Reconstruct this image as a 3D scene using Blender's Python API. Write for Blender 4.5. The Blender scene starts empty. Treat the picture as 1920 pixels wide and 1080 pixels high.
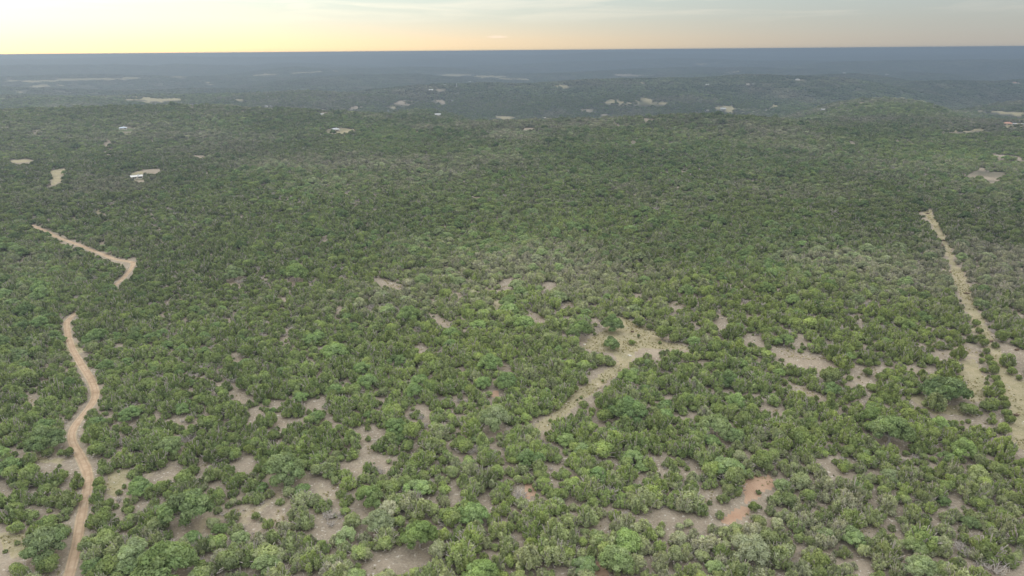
import bpy, bmesh, math, random
import numpy as np
from mathutils import Matrix, Vector, kdtree

random.seed(11)
rng = np.random.default_rng(7)
S = bpy.context.scene
COL = S.collection
R = math.radians

# ------------------------------------------------------------------ camera
F_PX, CX, CY = 1280.0, 960.0, 540.0          # 24 mm equivalent, in photograph pixels
PITCH, ROLL, CAM_Z = 19.19, -0.46, 115.0
cam = bpy.data.cameras.new('camera')
cam.sensor_width = 36.0
cam.lens = 24.0
cam.clip_start = 1.0
cam.clip_end = 200000.0
cam_ob = bpy.data.objects.new('camera', cam)
COL.objects.link(cam_ob)
CAM_M = Matrix.Rotation(R(90 - PITCH), 3, 'X') @ Matrix.Rotation(R(ROLL), 3, 'Z')
cam_ob.matrix_world = Matrix.Translation((0, 0, CAM_Z)) @ CAM_M.to_4x4()
S.camera = cam_ob
CM = np.array(CAM_M)

# ------------------------------------------------------------------ world: thin high cloud over a low sun
SUN_EL, SUN_AZ = 16.0, -43.0                  # degrees; azimuth left of the view direction
world = bpy.data.worlds.new('World')
S.world = world
world.use_nodes = True
nt = world.node_tree
bg = nt.nodes['Background']
bg.inputs[1].default_value = 0.1
sky = nt.nodes.new('ShaderNodeTexSky')
sky.sky_type = 'NISHITA'
sky.sun_disc = False
sky.sun_elevation = R(8)
sky.sun_rotation = R(SUN_AZ)
sky.dust_density = 1.0
sky.air_density = 0.6
sky.ozone_density = 1.0


def node(t, kind, **kw):
    n = t.nodes.new(kind)
    for k, v in kw.items():
        setattr(n, k, v)
    return n


def ramp(t, stops, inp=None, interp='LINEAR'):
    n = t.nodes.new('ShaderNodeValToRGB')
    cr = n.color_ramp
    cr.interpolation = interp
    while len(cr.elements) < len(stops):
        cr.elements.new(0.5)
    for e, (p, c) in zip(cr.elements, stops):
        e.position = p
        e.color = (c[0], c[1], c[2], 1) if hasattr(c, '__len__') else (c, c, c, 1)
    if inp is not None:
        t.links.new(inp, n.inputs[0])
    return n


def math_n(t, op, a, b=None, clamp=False):
    n = t.nodes.new('ShaderNodeMath')
    n.operation = op
    n.use_clamp = clamp
    for i, v in enumerate((a, b)):
        if v is None:
            continue
        if hasattr(v, 'links'):
            t.links.new(v, n.inputs[i])
        else:
            n.inputs[i].default_value = v
    return n.outputs[0]


def mix_n(t, fac, a, b, blend='MIX'):
    n = t.nodes.new('ShaderNodeMix')
    n.data_type = 'RGBA'
    n.blend_type = blend
    for s, v in ((n.inputs[0], fac), (n.inputs[6], a), (n.inputs[7], b)):
        if hasattr(v, 'links'):
            t.links.new(v, s)
        elif hasattr(v, '__len__'):
            s.default_value = (*v[:3], 1)
        else:
            s.default_value = v
    return n.outputs[2]


tc = node(nt, 'ShaderNodeTexCoord')
sep = node(nt, 'ShaderNodeSeparateXYZ')
nt.links.new(tc.outputs['Generated'], sep.inputs[0])
elev = math_n(nt, 'MAXIMUM', sep.outputs[2], 0.0)
root = math_n(nt, 'POWER', elev, 0.5)
VEIL = [(0.0, (0.43, 0.40, 0.36)), (0.10, (0.42, 0.405, 0.37)), (0.18, (0.42, 0.435, 0.405)), (0.27, (0.435, 0.495, 0.485)),
        (0.5, (1.05, 1.09, 1.09)), (0.75, (1.85, 1.90, 1.90)), (1.0, (2.3, 2.34, 2.36))]
veil = ramp(nt, [(p, tuple(x * 0.4 for x in c)) for p, c in VEIL], root).outputs[0]
veil = mix_n(nt, 1.0, veil, (27.2, 27.2, 27.2), 'MULTIPLY')
# the wide warm glow of the hidden sun along the horizon
sdir = node(nt, 'ShaderNodeVectorMath', operation='DOT_PRODUCT')
nt.links.new(tc.outputs['Generated'], sdir.inputs[0])
sdir.inputs[1].default_value = (math.sin(R(SUN_AZ)), math.cos(R(SUN_AZ)), 0)
glow = math_n(nt, 'POWER', math_n(nt, 'MAXIMUM', sdir.outputs['Value'], 0.0), 2.6)
gcol = ramp(nt, [(0.0, (0.98, 0.595, 0.13)), (0.12, (0.90, 0.58, 0.20)), (0.20, (0.58, 0.52, 0.34)), (0.27, (0.40, 0.44, 0.34)), (0.5, (0.35, 0.37, 0.35)), (1.0, (0.0, 0.0, 0.0))], root).outputs[0]
gv = node(nt, 'ShaderNodeVectorMath', operation='SCALE')
nt.links.new(gcol, gv.inputs[0])
nt.links.new(math_n(nt, 'MULTIPLY', glow, 10.9), gv.inputs['Scale'])
# streaks of cirrus, stretched along the horizon
mp = node(nt, 'ShaderNodeMapping')
mp.inputs['Scale'].default_value = (3.2, 3.2, 46.0)
mp.inputs['Rotation'].default_value = (0.02, 0.05, 0)
nt.links.new(tc.outputs['Generated'], mp.inputs[0])
cn = node(nt, 'ShaderNodeTexNoise')
cn.inputs['Scale'].default_value = 1.6
cn.inputs['Detail'].default_value = 7
cn.inputs['Roughness'].default_value = 0.55
cn.inputs['Distortion'].default_value = 0.5
nt.links.new(mp.outputs[0], cn.inputs['Vector'])
streak = ramp(nt, [(0.47, 0.0), (0.64, 1.0)], cn.outputs['Fac']).outputs[0]
high = ramp(nt, [(0.030, 0.0), (0.060, 1.0)], elev).outputs[0]
cf = math_n(nt, 'MULTIPLY', math_n(nt, 'MULTIPLY', streak, high), 0.55)
veil = mix_n(nt, cf, veil, (7.6, 7.0, 6.1))
veil = mix_n(nt, 1.0, veil, gv.outputs[0], 'ADD')
cd = CM @ np.array([(932 - CX) / F_PX, (CY - 69) / F_PX, -1.0])
yy = math_n(nt, 'MAXIMUM', sep.outputs[1], 0.05)
ex = math_n(nt, 'DIVIDE', math_n(nt, 'SUBTRACT', math_n(nt, 'DIVIDE', sep.outputs[0], yy), float(cd[0] / cd[1])), 0.016)
ez = math_n(nt, 'DIVIDE', math_n(nt, 'SUBTRACT', math_n(nt, 'DIVIDE', sep.outputs[2], yy), float(cd[2] / cd[1])), 0.0022)
rr = math_n(nt, 'ADD', math_n(nt, 'MULTIPLY', ex, ex), math_n(nt, 'MULTIPLY', ez, ez))
pn = node(nt, 'ShaderNodeTexNoise')
pn.inputs['Scale'].default_value = 150.0
nt.links.new(tc.outputs['Generated'], pn.inputs['Vector'])
puff = ramp(nt, [(0.25, 0.8), (0.95, 0.0)], math_n(nt, 'ADD', rr, math_n(nt, 'SUBTRACT', pn.outputs['Fac'], 0.5))).outputs[0]
front = math_n(nt, 'GREATER_THAN', sep.outputs[1], 0.1)
veil = mix_n(nt, math_n(nt, 'MULTIPLY', puff, front), veil, (10.2, 8.4, 6.6))
sky_col = mix_n(nt, 0.945, sky.outputs[0], veil)
nt.links.new(sky_col, bg.inputs[0])

sun = bpy.data.lights.new('sun', 'SUN')
sun.energy = 1.5
sun.angle = R(14)
sun.color = (1.0, 0.80, 0.56)
sun_ob = bpy.data.objects.new('sun', sun)
COL.objects.link(sun_ob)
sd = Vector((math.sin(R(SUN_AZ)) * math.cos(R(SUN_EL)), math.cos(R(SUN_AZ)) * math.cos(R(SUN_EL)), math.sin(R(SUN_EL))))
sun_ob.rotation_euler = sd.to_track_quat('Z', 'Y').to_euler()

S.view_settings.view_transform = 'Standard'
S.view_settings.look = 'None'
S.view_settings.exposure = 0.08
S.view_settings.gamma = 1.0
S.view_settings.use_curve_mapping = False
S.render.engine = 'CYCLES'
S.cycles.max_bounces = 4
S.cycles.diffuse_bounces = 3
S.cycles.glossy_bounces = 1
S.cycles.transmission_bounces = 1
S.cycles.transparent_max_bounces = 2
S.cycles.volume_bounces = 1
S.cycles.use_denoising = True
S.cycles.caustics_reflective = False
S.cycles.caustics_refractive = False
S.cycles.sample_clamp_indirect = 5.0


# ------------------------------------------------------------------ numeric helpers
def _hash(ix, iy, seed):
    h = (ix.astype(np.int64) * 374761393 + iy.astype(np.int64) * 668265263 + seed * 1442695041) & 0x7fffffff
    h = ((h ^ (h >> 13)) * 1274126177) & 0x7fffffff
    return ((h ^ (h >> 16)) & 0xffffff) / float(0xffffff)


def vnoise(x, y, seed=0):
    ix, iy = np.floor(x), np.floor(y)
    fx, fy = x - ix, y - iy
    fx = fx * fx * (3 - 2 * fx)
    fy = fy * fy * (3 - 2 * fy)
    a, b = _hash(ix, iy, seed), _hash(ix + 1, iy, seed)
    c, d = _hash(ix, iy + 1, seed), _hash(ix + 1, iy + 1, seed)
    return (a * (1 - fx) + b * fx) * (1 - fy) + (c * (1 - fx) + d * fx) * fy


def fbm(x, y, wl, octaves=4, seed=0):
    s, a, t = 0, 1.0, 0
    x, y = np.asarray(x, float) / wl, np.asarray(y, float) / wl
    for o in range(octaves):
        s = s + a * vnoise(x, y, seed + o * 17)
        t += a
        a *= 0.5
        x, y = x * 2.03 + 5.1, y * 2.03 + 9.7
    return s / t


# terrain: elevation profiles over distance for a fan of directions (photograph columns), smoothed, plus noise
NEAR_D = [60, 130, 250, 350, 450, 600, 800, 1000]
PROFILE = {   # photograph column: elevations over the near ground, then ridge crests as (distance, photograph row)
    -500: ([0, 0, 0, -4, -4, -1, 2, 4], [(1400, 209), (2600, 186), (3600, 166), (4800, 150), (6800, 130), (10500, 117)]),
    0:    ([0, 0, -1, -5, -6, -2, 2, 3], [(1400, 205), (2600, 180), (3600, 162), (4800, 146), (6800, 127), (10500, 114)]),
    400:  ([0, 0, 0, -2, -1, 0, 3, 2], [(1380, 196), (2500, 172), (3300, 155), (4700, 139), (6800, 123), (10500, 111)]),
    560:  ([0, 0, 0, -1, 0, 0, 2, 0], [(1300, 207), (2350, 162), (3900, 139), (5400, 129), (7500, 118), (11000, 109)]),
    800:  ([0, 0, 0, -4, -6, -1, 4, 2], [(1650, 200), (2600, 156), (4400, 138), (6000, 125), (9000, 111)]),
    1000: ([0, 0, 1, -3, -7, -3, 3, 5], [(1120, 228), (2650, 158), (5200, 136), (7500, 117), (10500, 107)]),
    1150: ([0, 0, 1, -2, -7, -4, 1, 6], [(1150, 221), (2700, 150), (5600, 132), (7800, 115), (10500, 106)]),
    1270: ([0, 0, 1, -1, -6, -5, 0, 7], [(1150, 217), (2700, 142), (5600, 128), (8000, 112), (10500, 104)]),
    1400: ([0, 0, 1, 0, -5, -6, 0, 7], [(1150, 216), (2900, 140), (5400, 122), (8000, 109), (11000, 102)]),
    1640: ([0, 0, 1, 2, 2, -3, -7, -3], [(1950, 179), (2900, 148), (3800, 136), (6500, 114), (10000, 102)]),
    1780: ([0, 0, 1, 3, 2, -3, -8, -5], [(1900, 190), (3400, 152), (5000, 128), (7000, 113), (10000, 101)]),
    1920: ([0, 0, 1, 3, 3, -2, -8, -6], [(1450, 226), (2400, 190), (3600, 150), (6500, 115), (10000, 101)]),
    2450: ([0, 0, 1, 3, 3, 0, -6, -5], [(1450, 222), (2400, 186), (3600, 146), (6500, 111), (10000, 98)]),
}
DIP = 46.0


def _profile(px):
    near, crests = PROFILE[px]
    ds, zs = list(NEAR_D), list(near)
    prev = None
    for d, row in crests:
        q = CM @ np.array([(px - CX) / F_PX, (CY - row) / F_PX, -1.0])
        z = CAM_Z + d * q[2] / math.hypot(q[0], q[1])
        if prev is not None:
            m = prev[0] + (d - prev[0]) * 0.42
            los = CAM_Z + (prev[1] - CAM_Z) * m / prev[0]
            ds += [prev[0] + (m - prev[0]) * 0.75, m + (d - m) * 0.25]
            zs += [los - DIP * 0.9, min(los, z) - DIP]
        ds.append(d)
        zs.append(z)
        prev = (d, z)
    return ds + [15000, 46000], zs + [-32, -34]


_cols = sorted(PROFILE)
_azk = np.array([math.atan((p - CX) / 1357.0) for p in _cols])
_NL, _NA = 520, 200
_l0, _l1 = math.log(60), math.log(45000)
_lg = np.linspace(_l0, _l1, _NL)
_ag = np.linspace(_azk[0], _azk[-1], _NA)
_tab = np.array([np.interp(_lg, np.log(_profile(p)[0]), _profile(p)[1]) for p in _cols])
_grid = np.array([np.interp(_ag, _azk, _tab[:, j]) for j in range(_NL)]).T


def _blur(a, n, axis):
    k = np.hanning(n + 2)[1:-1]
    k /= k.sum()
    pad = [(0, 0), (0, 0)]
    pad[axis] = (n // 2, n // 2)
    a = np.pad(a, pad, mode='edge')
    return np.apply_along_axis(lambda v: np.convolve(v, k, 'valid'), axis, a)


_grid = _blur(_blur(_grid, 5, 1), 15, 0)


def H(x, y):
    x, y = np.asarray(x, float), np.asarray(y, float)
    d = np.sqrt(x * x + y * y)
    az = np.arctan2(x, y)
    u = np.clip((az - _ag[0]) / (_ag[-1] - _ag[0]), 0, 1) * (_NA - 1.001)
    v = np.clip((np.log(np.maximum(d, 60)) - _l0) / (_l1 - _l0), 0, 1) * (_NL - 1.001)
    i, j = u.astype(int), v.astype(int)
    fu, fv = u - i, v - j
    z = (_grid[i, j] * (1 - fu) + _grid[i + 1, j] * fu) * (1 - fv) + (_grid[i, j + 1] * (1 - fu) + _grid[i + 1, j + 1] * fu) * fv
    near = np.clip((d - 60) / 200, 0, 1)
    far = np.clip((d - 1500) / 2500, 0, 1)
    vfar = np.clip((d - 4000) / 8000, 0, 1)
    z = z + near * (fbm(x, y, 150, 3, 3) - 0.5) * 5.0
    z = z + (0.2 + 0.8 * far) * (fbm(x, y, 620, 4, 9) - 0.5) * 50.0 * np.clip((d - 600) / 900, 0, 1)
    z = z + far * (fbm(x, y, 1700, 4, 21) - 0.5) * (70.0 + 90.0 * vfar)
    z = z + vfar * (fbm(x, y, 5200, 3, 33) - 0.5) * 90.0
    z = z + np.clip((d - 12000) / 8000, 0, 1) * (fbm(x, y, 7000, 4, 57) - 0.5) * 190.0
    return z


def proj(x, y, z):
    """world -> photograph pixels"""
    p = np.stack([np.asarray(x, float), np.asarray(y, float), np.asarray(z, float) - CAM_Z], -1) @ CM
    w = np.maximum(-p[..., 2], 1e-3)
    return CX + F_PX * p[..., 0] / w, CY - F_PX * p[..., 1] / w, -p[..., 2]


def ground_at(px, py):
    """the point of the terrain that the photograph shows at a pixel"""
    d = CM @ np.array([(px - CX) / F_PX, (CY - py) / F_PX, -1.0])
    d /= np.linalg.norm(d)
    t = np.exp(np.linspace(math.log(80), math.log(42000), 5000))
    x, y, z = d[0] * t, d[1] * t, CAM_Z + d[2] * t
    below = np.nonzero(z < H(x, y))[0]
    k = below[0] if len(below) else len(t) - 1
    lo, hi = t[max(k - 1, 0)], t[k]
    for _ in range(24):
        m = 0.5 * (lo + hi)
        if CAM_Z + d[2] * m < float(H(d[0] * m, d[1] * m)):
            hi = m
        else:
            lo = m
    return Vector((d[0] * hi, d[1] * hi, float(H(d[0] * hi, d[1] * hi)))), hi


def in_poly(px, py, poly):
    px, py = np.asarray(px, float), np.asarray(py, float)
    inside = np.zeros(px.shape, bool)
    n = len(poly)
    for i in range(n):
        x0, y0 = poly[i]
        x1, y1 = poly[(i + 1) % n]
        if y0 == y1:
            continue
        c = ((y0 > py) != (y1 > py)) & (px < (x1 - x0) * (py - y0) / (y1 - y0) + x0)
        inside ^= c
    return inside


def line_poly(pts, w):
    """a polyline of photograph pixels widened to a polygon; w half widths per point"""
    L, Rr = [], []
    for i, (x, y) in enumerate(pts):
        x0, y0 = pts[max(i - 1, 0)]
        x1, y1 = pts[min(i + 1, len(pts) - 1)]
        dx, dy = x1 - x0, y1 - y0
        l = math.hypot(dx, dy)
        ww = w[i] if hasattr(w, '__len__') else w
        L.append((x - dy / l * ww, y + dx / l * ww))
        Rr.append((x + dy / l * ww, y - dx / l * ww))
    return L + Rr[::-1]


# ------------------------------------------------------------------ the plan of the place (traced outlines, laid on the terrain)
ROAD_PTS = [(118, 1110), (130, 1080), (140, 1040), (148, 1000), (154, 960), (163, 925), (167, 900), (163, 880), (152, 858), (139, 838), (132, 818),
            (140, 797), (160, 775), (177, 752), (180, 735), (170, 710), (150, 680), (136, 655), (128, 632), (124, 604), (150, 580), (190, 552),
            (225, 528), (246, 505), (252, 492), (216, 487), (185, 474), (150, 460), (105, 444), (88, 434), (58, 422), (20, 408), (-30, 398)]
TRACK_PTS = [(1172, 680), (1146, 700), (1118, 722), (1082, 744), (1058, 762), (1045, 780), (1022, 797), (1000, 806)]
STRIP = [(1728, 393), (1745, 392), (1752, 410), (1770, 432), (1772, 450), (1782, 462), (1790, 490), (1810, 520), (1826, 560), (1848, 610), (1866, 640),
         (1880, 670), (1900, 700), (1935, 720), (1940, 850), (1902, 838), (1895, 800), (1880, 750), (1872, 715), (1846, 660), (1830, 625), (1808, 570),
         (1790, 530), (1778, 480), (1765, 455), (1750, 425)]
CENTRAL = [(1090, 652), (1108, 632), (1130, 622), (1150, 600), (1165, 592), (1195, 606), (1222, 618), (1246, 640), (1285, 648), (1292, 656), (1240, 654),
           (1200, 650), (1188, 668), (1176, 684), (1158, 680), (1152, 664), (1120, 660)]
RED1 = [(1390, 908), (1412, 893), (1448, 893), (1456, 912), (1432, 922), (1428, 935), (1402, 946), (1396, 925)]
RED2 = [(1352, 985), (1378, 960), (1398, 952), (1418, 962), (1402, 975), (1372, 986)]
RED3 = [(982, 905), (1002, 904), (1003, 930), (985, 932)]
ROAD_UP = line_poly([(222, 531), (240, 512), (250, 502), (251, 494), (232, 489), (210, 484), (180, 473), (148, 460), (112, 447), (90, 437)], [3, 4, 4.5, 4, 3, 3, 3, 3, 3.5, 3])
# (polygon, kind): soil, grass, red, field = ground that stays open
OPEN = [
    (ROAD_UP, 'soil'),
    (STRIP, 'grass'), (CENTRAL, 'grass'), (RED1, 'red'), (RED2, 'red'), (RED3, 'red'),
    (line_poly(TRACK_PTS, [9, 9, 10, 11, 11, 11, 14, 9]), 'grass'),
    ([(1300, 972), (1345, 968), (1352, 985), (1318, 990)], 'soil'), ([(1205, 962), (1250, 948), (1290, 965), (1262, 980), (1215, 974)], 'soil'),
    ([(1108, 975), (1130, 970), (1148, 980), (1136, 992), (1112, 990)], 'soil'), ([(1120, 1060), (1140, 1055), (1142, 1085), (1112, 1085)], 'red'),
    ([(672, 1062), (700, 1040), (735, 1030), (760, 1040), (790, 1045), (786, 1064), (750, 1058), (715, 1066), (700, 1082), (676, 1082)], 'soil'),
    ([(668, 958), (682, 955), (690, 965), (670, 972)], 'soil'), ([(768, 930), (800, 922), (816, 930), (790, 940)], 'soil'),
    ([(830, 908), (850, 905), (862, 915), (846, 920)], 'soil'), ([(893, 922), (910, 918), (925, 934), (898, 940)], 'soil'),
    ([(430, 955), (470, 958), (512, 940), (520, 925), (516, 955), (540, 962), (535, 985), (500, 978), (470, 985), (445, 975)], 'soil'),
    ([(535, 950), (550, 945), (546, 980), (538, 985)], 'soil'), ([(590, 985), (620, 985), (640, 978), (636, 996), (604, 1000)], 'soil'),
    ([(595, 925), (625, 915), (640, 905), (632, 928), (600, 938)], 'soil'),
    ([(300, 875), (322, 868), (340, 884), (330, 905), (314, 904)], 'soil'), ([(368, 862), (385, 855), (392, 866), (378, 884)], 'soil'),
    ([(445, 865), (464, 855), (472, 868), (462, 882)], 'soil'), ([(435, 742), (470, 740), (480, 752), (448, 754)], 'soil'),
    ([(500, 748), (535, 752), (530, 762), (510, 758)], 'soil'), ([(512, 780), (540, 785), (545, 800), (525, 805)], 'soil'),
    ([(470, 770), (485, 765), (488, 785), (474, 790)], 'soil'), ([(685, 828), (705, 845), (712, 870), (698, 872), (690, 850)], 'soil'),
    ([(660, 800), (672, 795), (690, 805), (740, 800), (735, 810), (690, 818), (668, 825)], 'soil'),
    ([(920, 735), (935, 730), (940, 742), (926, 748)], 'red'), ([(795, 765), (810, 768), (805, 776), (792, 772)], 'soil'),
    ([(0, 880), (15, 878), (16, 930), (0, 945)], 'soil'), ([(48, 840), (80, 848), (90, 860), (126, 858), (118, 870), (70, 862)], 'grass'),
    ([(98, 915), (118, 905), (128, 922), (110, 930)], 'soil'), ([(205, 880), (240, 880), (228, 905), (208, 935), (192, 925)], 'grass'),
    ([(0, 1000), (45, 1000), (62, 1015), (45, 1040), (20, 1050), (0, 1020)], 'grass'), ([(65, 1055), (120, 1070), (122, 1085), (60, 1085)], 'soil'),
    ([(55, 742), (78, 740), (78, 760), (60, 765)], 'soil'), ([(110, 860), (125, 855), (140, 875), (128, 895)], 'soil'), ([(95, 950), (112, 945), (108, 968), (90, 968)], 'soil'),
    ([(118, 645), (128, 640), (134, 662), (120, 668)], 'grass'), ([(140, 640), (152, 650), (150, 665), (142, 662)], 'grass'),
    ([(432, 664), (452, 660), (460, 674), (440, 680)], 'soil'), ([(520, 552), (536, 560), (538, 575), (526, 592), (530, 570)], 'soil'),
    ([(602, 442), (618, 445), (612, 456)], 'soil'), ([(556, 490), (566, 494), (562, 505)], 'soil'),
    ([(700, 522), (735, 528), (762, 540), (740, 544), (712, 532)], 'soil'), ([(935, 528), (962, 520), (966, 528), (948, 545), (938, 542)], 'soil'),
    ([(1012, 530), (1035, 526), (1044, 535), (1020, 546)], 'soil'), ([(922, 560), (935, 558), (938, 578), (926, 578)], 'grass'),
    ([(985, 584), (1030, 588), (1015, 602), (990, 598)], 'soil'), ([(815, 590), (850, 605), (840, 612), (820, 602)], 'soil'), ([(1055, 565), (1074, 564), (1076, 572), (1058, 574)], 'soil'),
    ([(785, 648), (806, 650), (800, 658), (786, 656)], 'soil'), ([(932, 680), (952, 676), (950, 690), (934, 690)], 'soil'),
    ([(1255, 568), (1290, 572), (1280, 580), (1258, 578)], 'soil'), ([(1335, 600), (1360, 598), (1372, 612), (1345, 618)], 'soil'), ([(1362, 538), (1373, 537), (1374, 546), (1363, 546)], 'soil'),
    ([(1385, 622), (1440, 636), (1430, 646), (1396, 640)], 'soil'), ([(1440, 645), (1480, 650), (1505, 668), (1480, 672), (1452, 660)], 'soil'),
    ([(1485, 672), (1540, 660), (1570, 682), (1562, 700), (1530, 690), (1500, 685)], 'soil'), ([(1590, 685), (1640, 690), (1655, 712), (1620, 720), (1600, 708)], 'soil'),
    ([(1480, 715), (1530, 738), (1560, 740), (1540, 746), (1495, 738)], 'soil'), ([(1790, 680), (1830, 672), (1848, 715), (1850, 750), (1820, 756), (1808, 715)], 'grass'),
    ([(1700, 740), (1780, 742), (1770, 756), (1722, 762)], 'grass'), ([(1730, 760), (1840, 764), (1832, 784), (1790, 778), (1750, 778)], 'grass'),
    ([(1840, 788), (1856, 780), (1850, 800), (1838, 800)], 'soil'), ([(1430, 762), (1465, 760), (1470, 770), (1440, 775)], 'soil'),
    ([(1540, 880), (1562, 868), (1570, 895), (1550, 898)], 'soil'), ([(1620, 885), (1650, 878), (1655, 888), (1630, 892)], 'soil'),
    ([(1610, 998), (1640, 985), (1634, 1006), (1616, 1008)], 'soil'), ([(1298, 870), (1315, 868), (1310, 885), (1300, 885)], 'soil'), ([(1310, 925), (1338, 915), (1342, 932), (1318, 944)], 'soil'),
    ([(1882, 640), (1910, 650), (1935, 660), (1935, 690), (1905, 672)], 'soil'), ([(1800, 640), (1826, 644), (1834, 664), (1804, 664)], 'soil'), ([(1745, 660), (1790, 660), (1795, 672), (1755, 674)], 'soil'),
    # middle distance
    ([(88, 349), (96, 335), (98, 319), (126, 317), (119, 330), (107, 343)], 'grass'), ([(20, 300), (60, 297), (62, 304), (32, 306)], 'grass'),
    ([(0, 348), (10, 350), (24, 362), (12, 363)], 'grass'), ([(244, 325), (270, 320), (270, 338), (243, 338)], 'grass'),
    (line_poly([(203, 263), (201, 274), (208, 288), (214, 297)], [3, 5, 4, 2]), 'soil'), (line_poly([(67, 238), (65, 244), (66, 251)], [2, 3, 2]), 'soil'),
    ([(182, 394), (196, 390), (203, 388), (198, 398), (186, 400)], 'grass'), ([(360, 292), (378, 291), (384, 295), (364, 296)], 'soil'), ([(270, 318), (300, 316), (296, 324), (276, 326)], 'soil'),
    ([(1808, 330), (1830, 318), (1862, 315), (1892, 320), (1890, 328), (1868, 342), (1848, 340), (1842, 330), (1818, 333)], 'soil'),
    ([(1856, 288), (1900, 292), (1925, 298), (1925, 302), (1880, 298)], 'soil'), ([(1672, 258), (1700, 262), (1716, 268), (1706, 274), (1688, 266)], 'grass'),
    ([(1584, 262), (1600, 266), (1590, 270)], 'soil'), ([(1057, 252), (1067, 252), (1068, 257), (1058, 258)], 'soil'), ([(1178, 262), (1193, 264), (1190, 270), (1180, 269)], 'soil'),
    ([(1868, 230), (1925, 232), (1925, 240), (1880, 239)], 'grass'), ([(1750, 244), (1800, 240), (1860, 238), (1862, 244), (1800, 248)], 'grass'),
    ([(1205, 221), (1230, 223), (1228, 226), (1206, 225)], 'soil'), ([(1150, 230), (1160, 230), (1160, 235), (1150, 235)], 'grass'),
    ([(636, 241), (676, 243), (660, 250), (618, 249), (618, 242)], 'grass'), ([(778, 245), (796, 246), (790, 248), (778, 248)], 'grass'), ([(848, 245), (882, 247), (880, 249), (856, 249)], 'grass'),
    ([(218, 242), (248, 240), (246, 247), (214, 247)], 'lawn'),
    ([(975, 240), (1010, 240), (1004, 247), (984, 245)], 'soil'),
]
FAR_OPEN = [
    ([(228, 185), (250, 181), (300, 181), (325, 182), (346, 186), (318, 190), (282, 192), (268, 188), (240, 188)], 'field'),
    ([(1812, 206), (1840, 207), (1925, 211), (1925, 219), (1885, 215), (1850, 210)], 'field'),
    ([(1016, 168), (1036, 161), (1052, 157), (1066, 160), (1052, 169), (1044, 169), (1046, 162), (1030, 166)], 'field'),
    ([(1130, 194), (1146, 184), (1156, 184), (1165, 190), (1190, 192), (1205, 180), (1214, 181), (1222, 193), (1236, 190), (1250, 191), (1248, 197), (1200, 198), (1150, 196)], 'grass'),
    ([(1084, 205), (1120, 203), (1121, 210), (1100, 210)], 'soil'), ([(1130, 213), (1145, 214), (1142, 217), (1131, 217)], 'soil'),
    ([(1180, 159), (1216, 151), (1217, 153), (1188, 160)], 'field'), ([(1145, 158), (1160, 157), (1160, 160), (1146, 160)], 'field'),
    ([(818, 140), (850, 138), (880, 140), (950, 143), (996, 149), (988, 152), (920, 147), (860, 144), (826, 143)], 'field'),
    ([(885, 135), (944, 136), (944, 138), (886, 136.5)], 'grass'), ([(1352, 140), (1376, 134), (1403, 131), (1403, 134), (1378, 137), (1358, 142)], 'field'),
    ([(1378, 157), (1412, 156), (1430, 162), (1420, 168), (1408, 168), (1396, 160)], 'soil'), ([(1338, 200), (1358, 197), (1378, 201), (1380, 206), (1372, 212), (1362, 207), (1346, 205)], 'field'),
    (line_poly([(1452, 191), (1447, 198), (1440, 208)], [4, 5, 5]), 'field'), (line_poly([(1550, 186), (1544, 193), (1538, 199)], 2), 'soil'),
    (line_poly([(1625, 187), (1610, 196), (1602, 204)], 1.6), 'grass'), ([(1700, 188), (1712, 184), (1716, 188), (1704, 190)], 'grass'), ([(1648, 176), (1664, 176), (1660, 179), (1648, 178)], 'soil'),
    ([(735, 194), (748, 188), (778, 188), (780, 190), (760, 197)], 'soil'), ([(798, 189), (832, 186), (836, 190), (848, 194), (820, 192)], 'soil'), ([(648, 203), (678, 198), (678, 203), (660, 205)], 'soil'),
    ([(718, 195), (732, 198), (746, 203), (736, 203)], 'field'), ([(718, 215), (748, 215), (746, 218), (722, 217)], 'soil'), ([(920, 217), (966, 219), (964, 223), (930, 221)], 'field'),
    ([(595, 206), (612, 205), (614, 209), (598, 209)], 'grass'), (line_poly([(716, 168), (728, 166.5), (742, 165)], 1.3), 'soil'), ([(818, 169), (836, 168), (838, 171), (820, 172)], 'soil'),
    ([(355, 196), (364, 196), (362, 203), (355, 203)], 'field'), ([(388, 196), (394, 195), (393, 200), (388, 199)], 'field'),
    ([(436, 185), (462, 187), (462, 189), (438, 188)], 'field'), ([(450, 207), (462, 207), (462, 209), (450, 209)], 'soil'),
    ([(0, 150), (60, 150), (100, 148), (200, 146), (300, 144), (345, 143), (350, 146), (230, 150), (120, 153), (60, 155), (0, 155)], 'field'),
    ([(56, 160), (70, 158), (104, 160), (102, 163), (74, 166), (62, 165)], 'field'), ([(10, 171), (40, 171), (40, 174), (14, 173)], 'field'), ([(104, 173), (140, 173), (142, 175), (108, 176)], 'soil'),
    ([(380, 156), (408, 152), (426, 152), (410, 158), (398, 159)], 'field'), ([(436, 146), (480, 139), (560, 135), (640, 132), (640, 134), (560, 138), (480, 143)], 'field'),
    ([(1900, 154), (1925, 152), (1925, 158), (1895, 158)], 'soil'), ([(1570, 139), (1606, 138), (1606, 141), (1572, 141)], 'soil'), ([(1492, 149), (1504, 149), (1500, 153), (1490, 152)], 'soil'),
    ([(1165, 137), (1236, 143), (1160, 144), (1140, 140)], 'soil'), ([(1300, 120), (1340, 117), (1346, 119), (1306, 122)], 'grass'), ([(1240, 142), (1232, 143), (1208, 142), (1230, 140)], 'grass'),
]
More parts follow.
